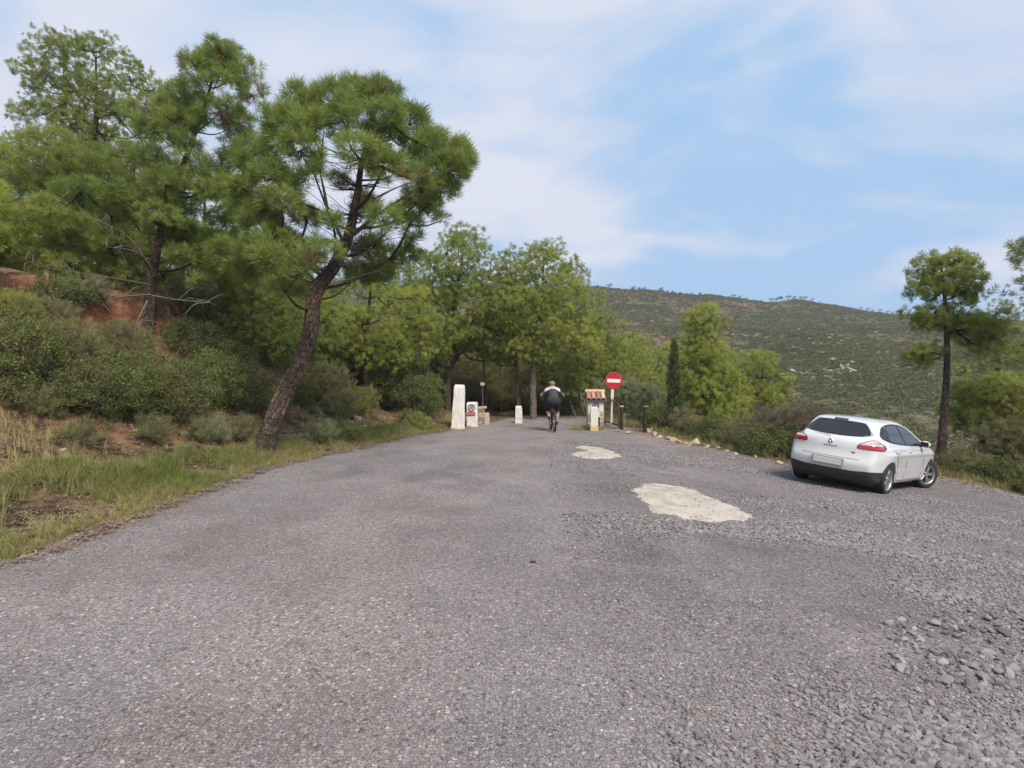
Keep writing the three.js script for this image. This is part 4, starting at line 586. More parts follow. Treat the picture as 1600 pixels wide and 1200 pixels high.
{ // tile-roofed pillar
  const d = 21.4, b = onGround(929.5, d, -0.06), t = thing('tiled_pillar', 'white box pillar with a little clay tile roof and prohibition sign', 'pillar', b);
  const core = part('stone_legs', moved(wobble(new THREE.BoxGeometry(0.42, 0.62, 0.36, 5, 7, 5), 0.02, 5), 0, 0.31, -0.04), rubble[2], t); core.name = 'core';
  for (const sx of [-1, 1]) { const r = rng(60 + sx), g = wobble(new THREE.BoxGeometry(1, 1, 1, 3, 3, 3), 0.16, 2.5); let y = 0; while (y < 0.58) { const h = 0.1 + 0.06 * r(), m = part('stone', g, rubble[(r() * 4) | 0], t); m.position.set(sx * 0.215 + 0.02 * (r() - 0.5), y + h / 2, 0.08); m.scale.set(0.15, h * 0.95, 0.30); y += h; } }
  part('plaster_box', moved(column(0.54, 0.54, 0.56, 0.42, 0.99), 0, 0.47, 0), M.lime, t);
  noSign(t, 0.005, 0.865, 0.225, 0.105, ink); lines(t, 1, ink, -0.12, 0.13, 0.715, 0.222, 0.05, 0.035, 5);
  const clay = [std(C(0.36, 0.17, 0.115), 0.95), std(C(0.44, 0.24, 0.165), 0.95), std(C(0.30, 0.14, 0.10), 0.95), std(C(0.52, 0.38, 0.27), 0.95)];
  part('eaves_slab', moved(wobble(box(0.66, 0.05, 0.62, 0.012), 0.008, 5), 0, 1.055, 0), rubble[1], t);
  const half = new THREE.CylinderGeometry(0.062, 0.080, 0.45, 12, 1, true, 0, Math.PI), lip = new THREE.TorusGeometry(0.077, 0.013, 6, 14, Math.PI), ridgeY = 1.36, eaveY = 1.10, eaveZ = 0.345;
  for (const s of [1, -1]) for (let k = 0; k < 4; k++) {
    const up = V(0, ridgeY - eaveY, -s * eaveZ).normalize(), out = V(0, eaveZ, s * (ridgeY - eaveY)).normalize(), g = part('roof_tile', half, clay[(k + (s > 0 ? 0 : 2)) % 4], t); g.material.side = THREE.DoubleSide;
    g.quaternion.setFromRotationMatrix(new THREE.Matrix4().makeBasis(out, up, V().crossVectors(out, up))); g.position.set((k - 1.5) * 0.168, (ridgeY + eaveY) / 2, s * eaveZ / 2 + s * 0.012);
    if (s > 0) { const m = part('tile_lip', lip, clay[3], g); m.position.set(0, -0.225, 0); m.rotation.set(Math.PI / 2, 0, -Math.PI / 2); }
  }
  part('roof_bed', (() => { const s = new THREE.Shape([[-0.31, 0], [0.31, 0], [0.0, 0.26]].map(p => new THREE.Vector2(...p))), g = new THREE.ExtrudeGeometry(s, { depth: 0.6, bevelEnabled: false }); g.translate(0, 0, -0.3); g.rotateY(Math.PI / 2); return g.translate(0, 1.082, 0); })(), rubble[0], t);
  part('ridge_tile', moved(new THREE.CylinderGeometry(0.07, 0.07, 0.69, 12), 0, 1.37, 0, 0, 0, Math.PI / 2), clay[3], t);
  const fin = std(C(0.09, 0.06, 0.045), 0.9); [-0.24, -0.15, -0.06].forEach((x, i) => part('finial', moved(new THREE.ConeGeometry(0.03, 0.16 - i * 0.03, 7), x, 1.50 - i * 0.014, -0.02), fin, t));
}
{ // post in front of it
  const d = 20.55, b = onGround(928, d, -0.05), t = thing('white_post', 'white post with yellow-stained foot standing before the tiled pillar', 'post', b);
  part('shaft', moved(column(0.25, 0.24, 0.66, 0.22, 0.93), 0, 0.2, 0), M.lime, t); part('stained_foot', column(0.285, 0.252, 0.24, 0.24, 2), grime, t);
}
{ // no-entry sign
  const d = 22.3, b = onGround(955, d, -0.1), c = at(958.8, 594.5, d), h = c.y - b.y, t = thing('no_entry_sign', 'round red no-entry sign with white bar on a grey post', 'sign', b);
  part('post', moved(box(0.09, h + 0.2, 0.05, 0.008), 0, (h + 0.2) / 2, 0), std(C(0.55, 0.54, 0.50), 0.6), t); t.rotation.z = -0.03;
  part('post_sleeve', moved(box(0.11, 0.34, 0.07, 0.012), 0, h - 0.48, 0), std(C(0.66, 0.64, 0.46), 0.7), t);
  const disc = part('disc', moved(new THREE.CylinderGeometry(0.30, 0.30, 0.022, 48), 0.03, h, 0.045, 0, Math.PI / 2), std(C(0.46, 0.012, 0.03), 0.35), t);
  part('rim', moved(new THREE.TorusGeometry(0.298, 0.011, 8, 48), 0.03, h, 0.047), std(C(0.40, 0.10, 0.10), 0.5), disc); part('white_bar', moved(box(0.47, 0.125, 0.012, 0.004), 0.03, h - 0.01, 0.055), std(C(0.82, 0.8, 0.8), 0.4), disc);
}
{ // wooden posts
  const wood = std(C(0.085, 0.055, 0.04), 0.95, { map: barkMaps.map }), cap = std(C(0.025, 0.022, 0.02), 0.9), band = std(C(0.52, 0.48, 0.42), 0.9);
  const post = (px, d, h, label) => { const t = thing('wooden_post', label, 'post', onGround(px, d, -0.08)); part('shaft', moved(wobble(new THREE.CylinderGeometry(0.062, 0.068, h, 12, 6), 0.012, 6), 0, h / 2, 0), wood, t); return t; };
  const a = post(971, 20.9, 0.92, 'thick dark brown wooden post with black rounded top'); part('band', moved(new THREE.CylinderGeometry(0.071, 0.071, 0.045, 14), 0, 0.88, 0), band, a); part('cap', moved(new THREE.SphereGeometry(0.075, 12, 8), 0, 0.99, 0).scale(1, 1, 1), cap, a);
  const b = post(1008, 20.1, 0.92, 'thin brown wooden post with pale top next to the cypress'); part('pale_top', moved(wobble(new THREE.CylinderGeometry(0.10, 0.075, 0.035, 12), 0.01, 8), 0.02, 0.935, 0), band, b);
  // rusty open gate between the tiled pillar and the post
  const g0 = onGround(945, 23.4, 0), g1 = onGround(967, 21.3, 0), t = thing('metal_gate', 'rusty low metal gate leaf standing open behind the no-entry post', 'gate', g0), rust = std(C(0.10, 0.065, 0.045), 0.85), e = g1.clone().sub(g0);
  const P = (u, y) => V(e.x * u, e.y * u + y, e.z * u), rod = (a, b, r, name) => part(name, limb([a, a.clone().lerp(b, 0.5), b], [r, r, r], 8, 0, 1), rust, t);
  rod(P(0, 0.12), P(1, 0.12), 0.03, 'bottom_rail'); rod(P(0, 1.12), P(1, 0.86), 0.024, 'top_rail'); rod(P(0, 0.0), P(0, 1.14), 0.03, 'end_upright'); rod(P(1, 0), P(1, 0.88), 0.03, 'end_upright'); for (let i = 1; i < 10; i++) rod(P(i / 10, 0.12), P(i / 10, lerp(1.12, 0.86, i / 10)), 0.009, 'bar');
}
{ // dry stone wall down the slope, rocks along the edge
  const t = thing('dry_stone_wall', 'low pale dry-stone wall beyond the wooden posts', 'wall', onGround(988, 25.5, -0.1)); masonry(t, 0.95, 0.62, 0.4, 0.24, 0.15, 33, [std(C(0.42, 0.38, 0.32), 1), std(C(0.36, 0.32, 0.27), 1), std(C(0.47, 0.42, 0.36), 1)]); t.rotation.y = -0.35;
  const r = rng(71), gs = [stoneGeo(401, 2, 0.75), stoneGeo(402, 2, 0.6), stoneGeo(403, 2, 0.8), stoneGeo(404, 2, 0.55)], ms = [std(C(0.43, 0.34, 0.26), 1, { bumpMap: soilMaps.bump, bumpScale: 0.01 }), std(C(0.38, 0.29, 0.22), 1), std(C(0.46, 0.38, 0.30), 1), std(C(0.34, 0.22, 0.155), 1)];
  const rocks = [[1085, 697, 0.33, 'largest square rock at the gravel edge below the cypress', 3], [1012, 676, 0.20], [1022, 681, 0.18], [1003, 674, 0.16], [1030, 684, 0.13], [1044, 687, 0.14], [1052, 690, 0.18], [1062, 692, 0.13], [1072, 694, 0.10], [1105, 700, 0.12], [1122, 703, 0.13], [1136, 706, 0.10], [1035, 690, 0.08], [1150, 711, 0.10], [1161, 709, 0.08], [964, 674, 0.15, 'flat pale slab lying at the foot of the thick wooden post', 1], [982, 677, 0.15, 'flat pale slab lying right of the thick wooden post', 1], [1218, 725, 0.12], [1180, 716, 0.11], [990, 672, 0.12], [1017, 672, 0.12]];
  rocks.forEach(([px, py, s, label, g], i) => { const p = hit(px, py), m = part(numbered('rock'), gs[g ?? i % 4], ms[i % 4], scene); m.position.copy(p); m.position.y += s * 0.22; m.scale.set(s, s * (g === 1 ? 0.4 : 0.9), s * 0.8); m.rotation.set((r() - 0.5) * 0.3, r() * 6, (r() - 0.5) * 0.3); tag(m, label || 'small reddish-brown rock along the gravel edge', 'rock', label ? null : 'rocks along the gravel edge'); });
  [[95, 708, 0.13], [128, 720, 0.10], [560, 655, 0.16], [548, 662, 0.12], [570, 668, 0.13], [210, 675, 0.08], [45, 690, 0.09], [538, 648, 0.14]].forEach(([px, py, s], i) => { const p = hit(px, py), m = part(numbered('rock'), gs[(i + 1) % 4], ms[(i + 2) % 4], scene); m.position.copy(p); m.position.y += s * 0.15; m.scale.set(s, s * 0.8, s * 0.8); m.rotation.set(0.2, i * 1.3, 0.1); tag(m, 'pale brown rock poking out of the earth bank', 'rock', 'rocks in the bank'); });
}

// ---------------------------------------------------------------- bodies from distance fields
const smin = (a, b, k) => { const h = Math.max(k - Math.abs(a - b), 0) / k; return Math.min(a, b) - h * h * k * 0.25; }, smax = (a, b, k) => -smin(-a, -b, k);
function cone3(px, py, pz, a, b, ra, rb) { const bx = b[0] - a[0], by = b[1] - a[1], bz = b[2] - a[2], qx = px - a[0], qy = py - a[1], qz = pz - a[2], t = clamp((qx * bx + qy * by + qz * bz) / (bx * bx + by * by + bz * bz), 0, 1); return Math.hypot(qx - bx * t, qy - by * t, qz - bz * t) - lerp(ra, rb, t); }
function mesher(f, lo, hi, cell) {                         // surface nets, points drawn onto the field, smooth normals
  const n = [0, 1, 2].map(i => Math.ceil((hi[i] - lo[i]) / cell) + 1), [nx, ny, nz] = n, val = new Float32Array(nx * ny * nz);
  for (let k = 0, o = 0; k < nz; k++) for (let j = 0; j < ny; j++) for (let i = 0; i < nx; i++, o++) val[o] = f(lo[0] + i * cell, lo[1] + j * cell, lo[2] + k * cell);
  const id = new Int32Array(nx * ny * nz).fill(-1), pos = [], nor = [], idx = [], e = cell * 0.2;
  const grad = (x, y, z) => { const g = [f(x + e, y, z) - f(x - e, y, z), f(x, y + e, z) - f(x, y - e, z), f(x, y, z + e) - f(x, y, z - e)], l = Math.hypot(...g) || 1; return [g[0] / l, g[1] / l, g[2] / l, l / (2 * e)]; };
  const at3 = (i, j, k) => val[(k * ny + j) * nx + i];
  for (let k = 0; k < nz - 1; k++) for (let j = 0; j < ny - 1; j++) for (let i = 0; i < nx - 1; i++) {
    let m = 0; const c = []; for (let q = 0; q < 8; q++) { const v = at3(i + (q & 1), j + (q >> 1 & 1), k + (q >> 2)); c.push(v); if (v < 0) m |= 1 << q; } if (m === 0 || m === 255) continue;
    let sx = 0, sy = 0, sz = 0, ct = 0; for (const [a, b] of EDGES) { if ((c[a] < 0) === (c[b] < 0)) continue; const t = c[a] / (c[a] - c[b]); sx += lerp(a & 1, b & 1, t); sy += lerp(a >> 1 & 1, b >> 1 & 1, t); sz += lerp(a >> 2, b >> 2, t); ct++; }
    let x = lo[0] + (i + sx / ct) * cell, y = lo[1] + (j + sy / ct) * cell, z = lo[2] + (k + sz / ct) * cell; let g;
    for (let q = 0; q < 2; q++) { g = grad(x, y, z); const v = clamp(f(x, y, z) / Math.max(g[3], 0.3), -cell * 0.6, cell * 0.6); x -= g[0] * v; y -= g[1] * v; z -= g[2] * v; }
    g = grad(x, y, z); id[(k * ny + j) * nx + i] = pos.length / 3; pos.push(x, y, z); nor.push(g[0], g[1], g[2]);
  }
  const I = (i, j, k) => id[(k * ny + j) * nx + i], quad = (a, b, c, d, flip) => { if (a < 0 || b < 0 || c < 0 || d < 0) return; flip ? idx.push(a, c, b, a, d, c) : idx.push(a, b, c, a, c, d); };
  for (let k = 1; k < nz - 1; k++) for (let j = 1; j < ny - 1; j++) for (let i = 1; i < nx - 1; i++) {
    const s = at3(i, j, k) < 0;
    if (s !== (at3(i + 1, j, k) < 0)) quad(I(i, j - 1, k - 1), I(i, j, k - 1), I(i, j, k), I(i, j - 1, k), !s);
    if (s !== (at3(i, j + 1, k) < 0)) quad(I(i - 1, j, k - 1), I(i - 1, j, k), I(i, j, k), I(i, j, k - 1), !s);
    if (s !== (at3(i, j, k + 1) < 0)) quad(I(i - 1, j - 1, k), I(i, j - 1, k), I(i, j, k), I(i - 1, j, k), !s);
  }
  const g = new THREE.BufferGeometry(); g.setAttribute('position', new THREE.Float32BufferAttribute(pos, 3)); g.setAttribute('normal', new THREE.Float32BufferAttribute(nor, 3)); g.setIndex(idx); return g;
}
const EDGES = [[0, 1], [2, 3], [4, 5], [6, 7], [0, 2], [1, 3], [4, 6], [5, 7], [0, 4], [1, 5], [2, 6], [3, 7]];

// ---------------------------------------------------------------- the parked car (x ahead of the rear axle, y up, z to its right)
{
  const outline = new THREE.CatmullRomCurve3([[-0.66, 0.235], [-0.755, 0.33], [-0.80, 0.46], [-0.812, 0.60], [-0.775, 0.715], [-0.752, 0.80], [-0.735, 0.93], [-0.70, 1.02], [-0.60, 1.12], [-0.46, 1.26], [-0.345, 1.375], [-0.335, 1.42], [-0.16, 1.447], [0.3, 1.475], [0.85, 1.478], [1.3, 1.445], [1.65, 1.36], [2.1, 1.16], [2.5, 0.985], [2.9, 0.915], [3.2, 0.83], [3.40, 0.70], [3.475, 0.55], [3.47, 0.36], [3.38, 0.23], [3.0, 0.19], [1.4, 0.19], [0.2, 0.2]].map(p => V(p[0], p[1], 0)), true, 'centripetal').getPoints(110).slice(0, -1).map(p => [p.x, p.y]);
  const prof = (x, y) => { let b = 1e9, s = false; for (let i = 0, j = outline.length - 1; i < outline.length; j = i++) { const a = outline[j], c = outline[i], ex = c[0] - a[0], ey = c[1] - a[1], t = clamp(((x - a[0]) * ex + (y - a[1]) * ey) / (ex * ex + ey * ey), 0, 1), qx = x - a[0] - ex * t, qy = y - a[1] - ey * t, dd = qx * qx + qy * qy; if (dd < b) b = dd; if ((a[1] > y) !== (c[1] > y) && x < a[0] + ex * (y - a[1]) / ey) s = !s; } return (s ? -1 : 1) * Math.sqrt(b); };
  const PX = 190, PY = 72, x0 = -1.25, y0 = 0.02, ps = 0.0262, cache = new Float32Array(PX * PY); for (let j = 0; j < PY; j++) for (let i = 0; i < PX; i++) cache[j * PX + i] = prof(x0 + i * ps, y0 + j * ps);
  const profile = (x, y) => { const u = clamp((x - x0) / ps, 0, PX - 1.01), v = clamp((y - y0) / ps, 0, PY - 1.01), i = Math.floor(u), j = Math.floor(v), a = u - i, b = v - j, o = j * PX + i; return lerp(lerp(cache[o], cache[o + 1], a), lerp(cache[o + PX], cache[o + PX + 1], a), b); };
  const half = (x, y) => { let w = table([0.15, 0.3, 0.5, 0.7, 0.9, 1.0, 1.2, 1.42, 1.5], [0.83, 0.875, 0.90, 0.905, 0.885, 0.845, 0.73, 0.60, 0.54], y); w += 0.018 * Math.exp(-Math.pow((y - 0.80) / 0.05, 2)) * sstep(-0.5, 0.2, x) + 0.02 * Math.exp(-Math.pow((x - 0.05) / 0.45, 2)) * Math.exp(-Math.pow((y - 0.78) / 0.2, 2)); if (x < 0.1) w -= 0.16 * Math.pow((0.1 - x) / 0.9, 2.2) + (y > 1 ? 0.08 * sstep(0.2, -0.6, x) : 0); if (x > 2.6) w -= 0.22 * Math.pow((x - 2.6) / 0.87, 2); return w; };
  const shell = (x, y, z) => { const az = Math.abs(z), k = (az / 0.9) ** 2, mr = sstep(0.7, -0.4, x), mf = sstep(1.6, 3.0, x), xs = x - 0.15 * k * mr + 0.24 * k * mf, ys = y + (y > 0.9 ? 0.05 * k * sstep(0.9, 1.3, y) : 0); let s = smax(profile(xs, ys), (az - half(x, y)) * 0.92, 0.09); if (y < 0.75 && y > 0.5) s += 0; return s; };
  const arch = (x, y, z, cx, r) => Math.max(Math.hypot(x - cx, y - 0.31) - r, 0.52 - Math.abs(z));
  const bodyF = (x, y, z) => Math.max(shell(x, y, z), -arch(x, y, z, 0, 0.362), -arch(x, y, z, 2.64, 0.362));
  const root = new THREE.Group(); root.name = numbered('parked_car'); scene.add(root); tag(root, 'white five-door hatchback parked on the gravel lot', 'car');
  const paint = new THREE.MeshPhysicalMaterial({ color: C(0.63, 0.645, 0.67), roughness: 0.30, clearcoat: 1, clearcoatRoughness: 0.05 }), plastic = std(C(0.03, 0.031, 0.035), 0.6), glass = new THREE.MeshPhysicalMaterial({ color: C(0.02, 0.022, 0.028), roughness: 0.05, ior: 1.5 }), chrome = std(C(0.5, 0.5, 0.52), 0.25, { metalness: 1 }), sealAndShade = std(C(0.03, 0.03, 0.032), 0.8), rubber = std(C(0.022, 0.022, 0.024), 0.85), alloy = std(C(0.5, 0.5, 0.52), 0.35, { metalness: 0.85 });  // the near-black trim colour also paints the shade of panel gaps
  const redLens = new THREE.MeshPhysicalMaterial({ color: C(0.36, 0.008, 0.03), roughness: 0.12, clearcoat: 1 }), clearLens = new THREE.MeshPhysicalMaterial({ color: C(0.55, 0.45, 0.46), roughness: 0.12, clearcoat: 1 });
  part('body', mesher(bodyF, [-0.95, 0.12, -1.0], [3.6, 1.55, 1.0], 0.026), paint, root);
  part('lower_bumper', mesher((x, y, z) => Math.max(bodyF(x, y, z) - 0.007, y - (0.445 + 0.03 * sstep(0.4, 0.8, Math.abs(z))), x - (-0.34), 0.19 - y), [-0.95, 0.14, -1.0], [-0.28, 0.56, 1.0], 0.016), plastic, root);
  part('underbody', moved(box(3.6, 0.14, 1.5, 0.05), 1.3, 0.23, 0), plastic, root);
  part('wheel_well', mesher((x, y, z) => Math.max(shell(x, y, z) + 0.05, 0.50 - Math.abs(z), Math.abs(Math.hypot(x, y - 0.31) - 0.40) - 0.03), [-0.5, 0.1, -1], [0.5, 0.8, 1], 0.03), plastic, root);
  part('wheel_well', mesher((x, y, z) => Math.max(shell(x, y, z) + 0.05, 0.50 - Math.abs(z), Math.abs(Math.hypot(x - 2.64, y - 0.31) - 0.40) - 0.03), [2.14, 0.1, -1], [3.14, 0.8, 1], 0.03), plastic, root);
  // panels laid on the shell: outline (u, v) on a plane, carried along dir to the surface
  function onShell(org, U, Vv, dir, off) { return (u, v) => { let p = org.clone().addScaledVector(U, u).addScaledVector(Vv, v), t = 0; for (let i = 0; i < 400; i++) { if (shell(p.x + dir.x * t, p.y + dir.y * t, p.z + dir.z * t) < 0) break; t += 0.006; } let a = t - 0.006, b = t; for (let i = 0; i < 12; i++) { const m = (a + b) / 2; shell(p.x + dir.x * m, p.y + dir.y * m, p.z + dir.z * m) < 0 ? b = m : a = m; } p.addScaledVector(dir, a); const e = 0.012, n = V(shell(p.x + e, p.y, p.z) - shell(p.x - e, p.y, p.z), shell(p.x, p.y + e, p.z) - shell(p.x, p.y - e, p.z), shell(p.x, p.y, p.z + e) - shell(p.x, p.y, p.z - e)).normalize(); return { p: p.addScaledVector(n, off), n }; }; }
  function panel(name, poly, frame, mat, parent, smooth = true, off = 0) {
    let pts = poly; if (smooth) pts = new THREE.CatmullRomCurve3(poly.map(p => V(p[0], p[1], 0)), true, 'centripetal', 0.3).getPoints(64).slice(0, -1).map(p => [p.x, p.y]); else { const q = []; poly.forEach((p, i) => { const n = poly[(i + 1) % poly.length]; for (let k = 0; k < 8; k++) q.push([lerp(p[0], n[0], k / 8), lerp(p[1], n[1], k / 8)]); }); pts = q; }
    const n = pts.length, K = 8, cu = pts.reduce((s, p) => s + p[0], 0) / n, cv = pts.reduce((s, p) => s + p[1], 0) / n, pos = [], nor = [], idx = []; const add = h => { pos.push(...h.p.toArray()); nor.push(...h.n.toArray()); };
    add(frame(cu, cv)); for (let k = 1; k <= K; k++) for (let i = 0; i < n; i++) add(frame(lerp(cu, pts[i][0], k / K), lerp(cv, pts[i][1], k / K)));
    for (let i = 0; i < n; i++) { const h = frame(pts[i][0], pts[i][1]); h.p.addScaledVector(h.n, -0.02); add(h); }
    for (let i = 0; i < n; i++) { const j = (i + 1) % n; idx.push(0, 1 + i, 1 + j); for (let k = 0; k < K; k++) { const a = 1 + k * n + i, b = 1 + k * n + j; idx.push(a, a + n, b, b, a + n, b + n); } }
    { let area = 0; for (let i = 0; i < n; i++) { const A = V().fromArray(pos, 0), B = V().fromArray(pos, 3 + 3 * i), D = V().fromArray(pos, 3 + 3 * ((i + 1) % n)); area += B.sub(A).cross(D.sub(A)).dot(V().fromArray(nor, 0)); } if (area < 0) for (let i = 0; i < idx.length; i += 3) { const q = idx[i + 1]; idx[i + 1] = idx[i + 2]; idx[i + 2] = q; } }
    const g = new THREE.BufferGeometry(); g.setAttribute('position', new THREE.Float32BufferAttribute(pos, 3)); g.setAttribute('normal', new THREE.Float32BufferAttribute(nor, 3)); g.setIndex(idx); const m = part(name, g, mat, parent); m.material.side = THREE.DoubleSide; return m;
  }
  const rear = o => onShell(V(-1.6, 0, 0), V(0, 0, 1), UP, V(1, 0, 0), o);
  const inset = (poly, k) => { const n = poly.length, cx = poly.reduce((s, p) => s + p[0], 0) / n, cy = poly.reduce((s, p) => s + p[1], 0) / n; return poly.map(p => { const dx = p[0] - cx, dy = p[1] - cy, l = Math.hypot(dx, dy); return [cx + dx * (l - k) / l, cy + dy * (l - k) / l]; }); };
  const rw = [[-0.62, 1.145], [-0.625, 1.175], [-0.57, 1.25], [-0.50, 1.33], [-0.44, 1.372], [-0.2, 1.39], [0.2, 1.39], [0.44, 1.372], [0.50, 1.33], [0.57, 1.25], [0.625, 1.175], [0.62, 1.145], [0.3, 1.10], [0, 1.092], [-0.3, 1.10]];
  const rwf = panel('rear_window_trim', rw, rear(0.003), sealAndShade, root), rwg = panel('rear_window', inset(rw, 0.022), rear(0.007), glass, root);
  part('rear_wiper', limb([V(-0.68, 1.115, -0.02), V(-0.655, 1.125, -0.16), V(-0.615, 1.14, -0.36)].map(p => p), [0.012, 0.009, 0.006], 6, 0, 4), plastic, rwg);
  panel('brake_light', [[-0.13, 1.402], [0.13, 1.402], [0.13, 1.428], [-0.13, 1.428]], rear(0.006), plastic, root, false);
  for (const s of [1, -1]) {
    const dir = V(0.80, 0, -0.60 * s).normalize(), U = V(0.60, 0, 0.80 * s), fr = o => onShell(V(-0.5, 0, 0.68 * s).addScaledVector(dir, -1), U, UP, dir, o);
    const out = [[-0.28, 0.90], [-0.262, 0.965], [-0.15, 1.03], [0.0, 1.075], [0.08, 1.07], [0.25, 0.985], [0.285, 0.935], [0.24, 0.895], [0.02, 0.885], [-0.15, 0.887]];
    const tl = panel('tail_light', out, fr(0.006), sealAndShade, root); panel('clear_lens', [[-0.235, 0.972], [-0.14, 1.02], [0.0, 1.063], [0.07, 1.057], [0.18, 1.0], [0.21, 0.975], [0.02, 0.972]], fr(0.012), clearLens, tl); panel('red_lens', [[-0.262, 0.908], [-0.248, 0.962], [-0.1, 0.966], [0.1, 0.966], [0.215, 0.962], [0.24, 0.93], [0.22, 0.902], [0, 0.895]], fr(0.012), redLens, tl);
    const side = o => onShell(V(0, 0, 1.5 * s), V(1, 0, 0), UP, V(0, 0, -s), o);
    const dl = [[-0.20, 1.13], [-0.16, 1.235], [-0.02, 1.325], [0.35, 1.385], [0.85, 1.395], [1.25, 1.36], [1.6, 1.24], [1.95, 1.055], [2.02, 0.985], [1.7, 0.97], [1.0, 0.985], [0.4, 1.015], [0.0, 1.05]];
    const tr = panel('window_trim', dl, side(0.003), sealAndShade, root);
    panel('rear_side_window', [[-0.15, 1.135], [-0.11, 1.225], [0.0, 1.295], [0.35, 1.358], [0.80, 1.368], [0.84, 1.005], [0.4, 1.035], [0.02, 1.07]], side(0.008), glass, root, false);
    panel('front_side_window', [[0.92, 1.368], [1.24, 1.334], [1.57, 1.22], [1.90, 1.04], [1.93, 1.0], [1.7, 0.99], [0.94, 1.003]], side(0.008), glass, root, false);
    const seam = pts => { const f = side(0.0015), g = limb(pts.map(q => f(q[0], q[1]).p), [0.0035, 0.0035], 4, 0, 6); part('door_gap_shade', g, sealAndShade, root); };  // dark ribbons on the paint stand in for the shadow in door gaps
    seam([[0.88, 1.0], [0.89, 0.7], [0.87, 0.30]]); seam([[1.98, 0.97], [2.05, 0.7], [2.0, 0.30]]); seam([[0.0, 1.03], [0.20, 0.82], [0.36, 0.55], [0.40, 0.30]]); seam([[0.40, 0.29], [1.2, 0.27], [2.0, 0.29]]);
    for (const x of [0.30, 1.08]) { const h = side(0.012)(x, 0.86), m = part('door_handle', moved(box(0.19, 0.032, 0.035, 0.014), 0, 0, 0), paint, root); m.position.copy(h.p); m.rotation.y = 0; }
    const mp = side(0.08)(1.83, 1.0).p, mi = part('mirror', mesher((x, y, z) => smax(Math.hypot(x * 0.95, y * 1.25, z * 0.9) - 0.115, -x - 0.055, 0.03), [-0.16, -0.14, -0.18], [0.16, 0.14, 0.18], 0.012), paint, root); mi.position.copy(mp).add(V(0, 0, 0.03 * s)); mi.scale.setScalar(0.8);
    part('mirror_glass', moved(box(0.01, 0.13, 0.19, 0.004), -0.064, 0, 0), glass, mi); part('mirror_foot', moved(box(0.07, 0.05, 0.14, 0.02), 0, -0.06, -0.09 * s), plastic, mi);
  }
  // emblem, wordmark, plate
  const em = rear(0.012)(0, 0.97), emblem = part('emblem', (() => { const s = new THREE.Shape([[0, 0.06], [0.042, 0], [0, -0.06], [-0.042, 0]].map(p => new THREE.Vector2(...p))); s.holes.push(new THREE.Path([[0, 0.03], [-0.02, 0], [0, -0.03], [0.02, 0]].map(p => new THREE.Vector2(...p)))); return new THREE.ExtrudeGeometry(s, { depth: 0.012, bevelEnabled: true, bevelSize: 0.004, bevelThickness: 0.004, bevelSegments: 1 }); })(), chrome, root); emblem.position.copy(em.p); emblem.rotation.y = -Math.PI / 2;
  for (let i = 0; i < 6; i++) { const h = rear(0.004)((i - 2.5) * 0.045, 0.875), m = part('wordmark_letter', box(0.006, 0.022, 0.028, 0.002, 1), chrome, root); m.position.copy(h.p); }
  { const h = rear(0.004)(0.42, 0.80), m = part('badge', box(0.006, 0.03, 0.075, 0.002, 1), chrome, root); m.position.copy(h.p); }
  panel('tailgate_gap_shade', [[-0.55, 0.668], [0.55, 0.668], [0.55, 0.676], [-0.55, 0.676]], rear(0.002), sealAndShade, root, false);  // flat dark strip painting the shaded gap under the tailgate
  const plh = rear(0.012)(0, 0.56), pr = part('plate_recess', moved(box(0.02, 0.17, 0.62, 0.008), plh.p.x + 0.004, 0.57, 0), std(C(0.35, 0.355, 0.365), 0.5), root); part('number_plate', moved(box(0.012, 0.11, 0.52, 0.004), plh.p.x - 0.012, 0.57, 0), std(C(0.62, 0.62, 0.60), 0.5), root);
  // wheels
  const tyreG = new THREE.LatheGeometry([[0.215, -0.085], [0.24, -0.102], [0.29, -0.10], [0.312, -0.085], [0.318, -0.04], [0.318, 0.04], [0.312, 0.085], [0.29, 0.10], [0.24, 0.102], [0.215, 0.085]].map(p => new THREE.Vector2(...p)), 48).rotateX(Math.PI / 2);
  const rimG = (() => { const gs = [new THREE.LatheGeometry([[0.2, -0.08], [0.205, 0.06], [0.222, 0.082], [0.228, 0.088], [0.215, 0.09], [0.2, 0.07], [0.19, -0.07]].map(p => new THREE.Vector2(...p)), 40).rotateX(Math.PI / 2)]; for (let k = 0; k < 5; k++) for (const q of [-0.13, 0.13]) { const g = box(0.17, 0.026, 0.03, 0.008); g.translate(0.12, 0, 0.052).rotateZ(k * 1.2566 + q); gs.push(g); } gs.push(new THREE.CylinderGeometry(0.055, 0.06, 0.045, 20).rotateX(Math.PI / 2).translate(0, 0, 0.055)); return mergeGeometries(gs.map(g => { const q = g.index ? g.toNonIndexed() : g; q.deleteAttribute('uv'); return q; })); })();
  const discG = new THREE.CylinderGeometry(0.19, 0.19, 0.02, 30).rotateX(Math.PI / 2), discM = std(C(0.05, 0.05, 0.055), 0.6, { metalness: 0.4 });
  for (const [x, s, steer] of [[0, 1, 0], [0, -1, 0], [2.64, 1, -0.42], [2.64, -1, -0.42]]) { const w = new THREE.Group(); w.name = 'wheel'; root.add(w); w.position.set(x, 0.318, s * 0.792); w.rotation.y = steer + (s < 0 ? Math.PI : 0); part('tyre', tyreG, rubber, w); part('rim', rimG, alloy, w); part('hub_disc', discG, discM, w); }
  // stand it on the lot
  const hd = 0.85, px = 6.86, pd = 12.73, f = V(Math.sin(hd), 0, -Math.cos(hd)), rt = V(Math.cos(hd), 0, Math.sin(hd)), P = V(px, 0, -pd), gy = (a, b) => { const q = P.clone().addScaledVector(f, a).addScaledVector(rt, b); return paved(q.x, -q.z); };
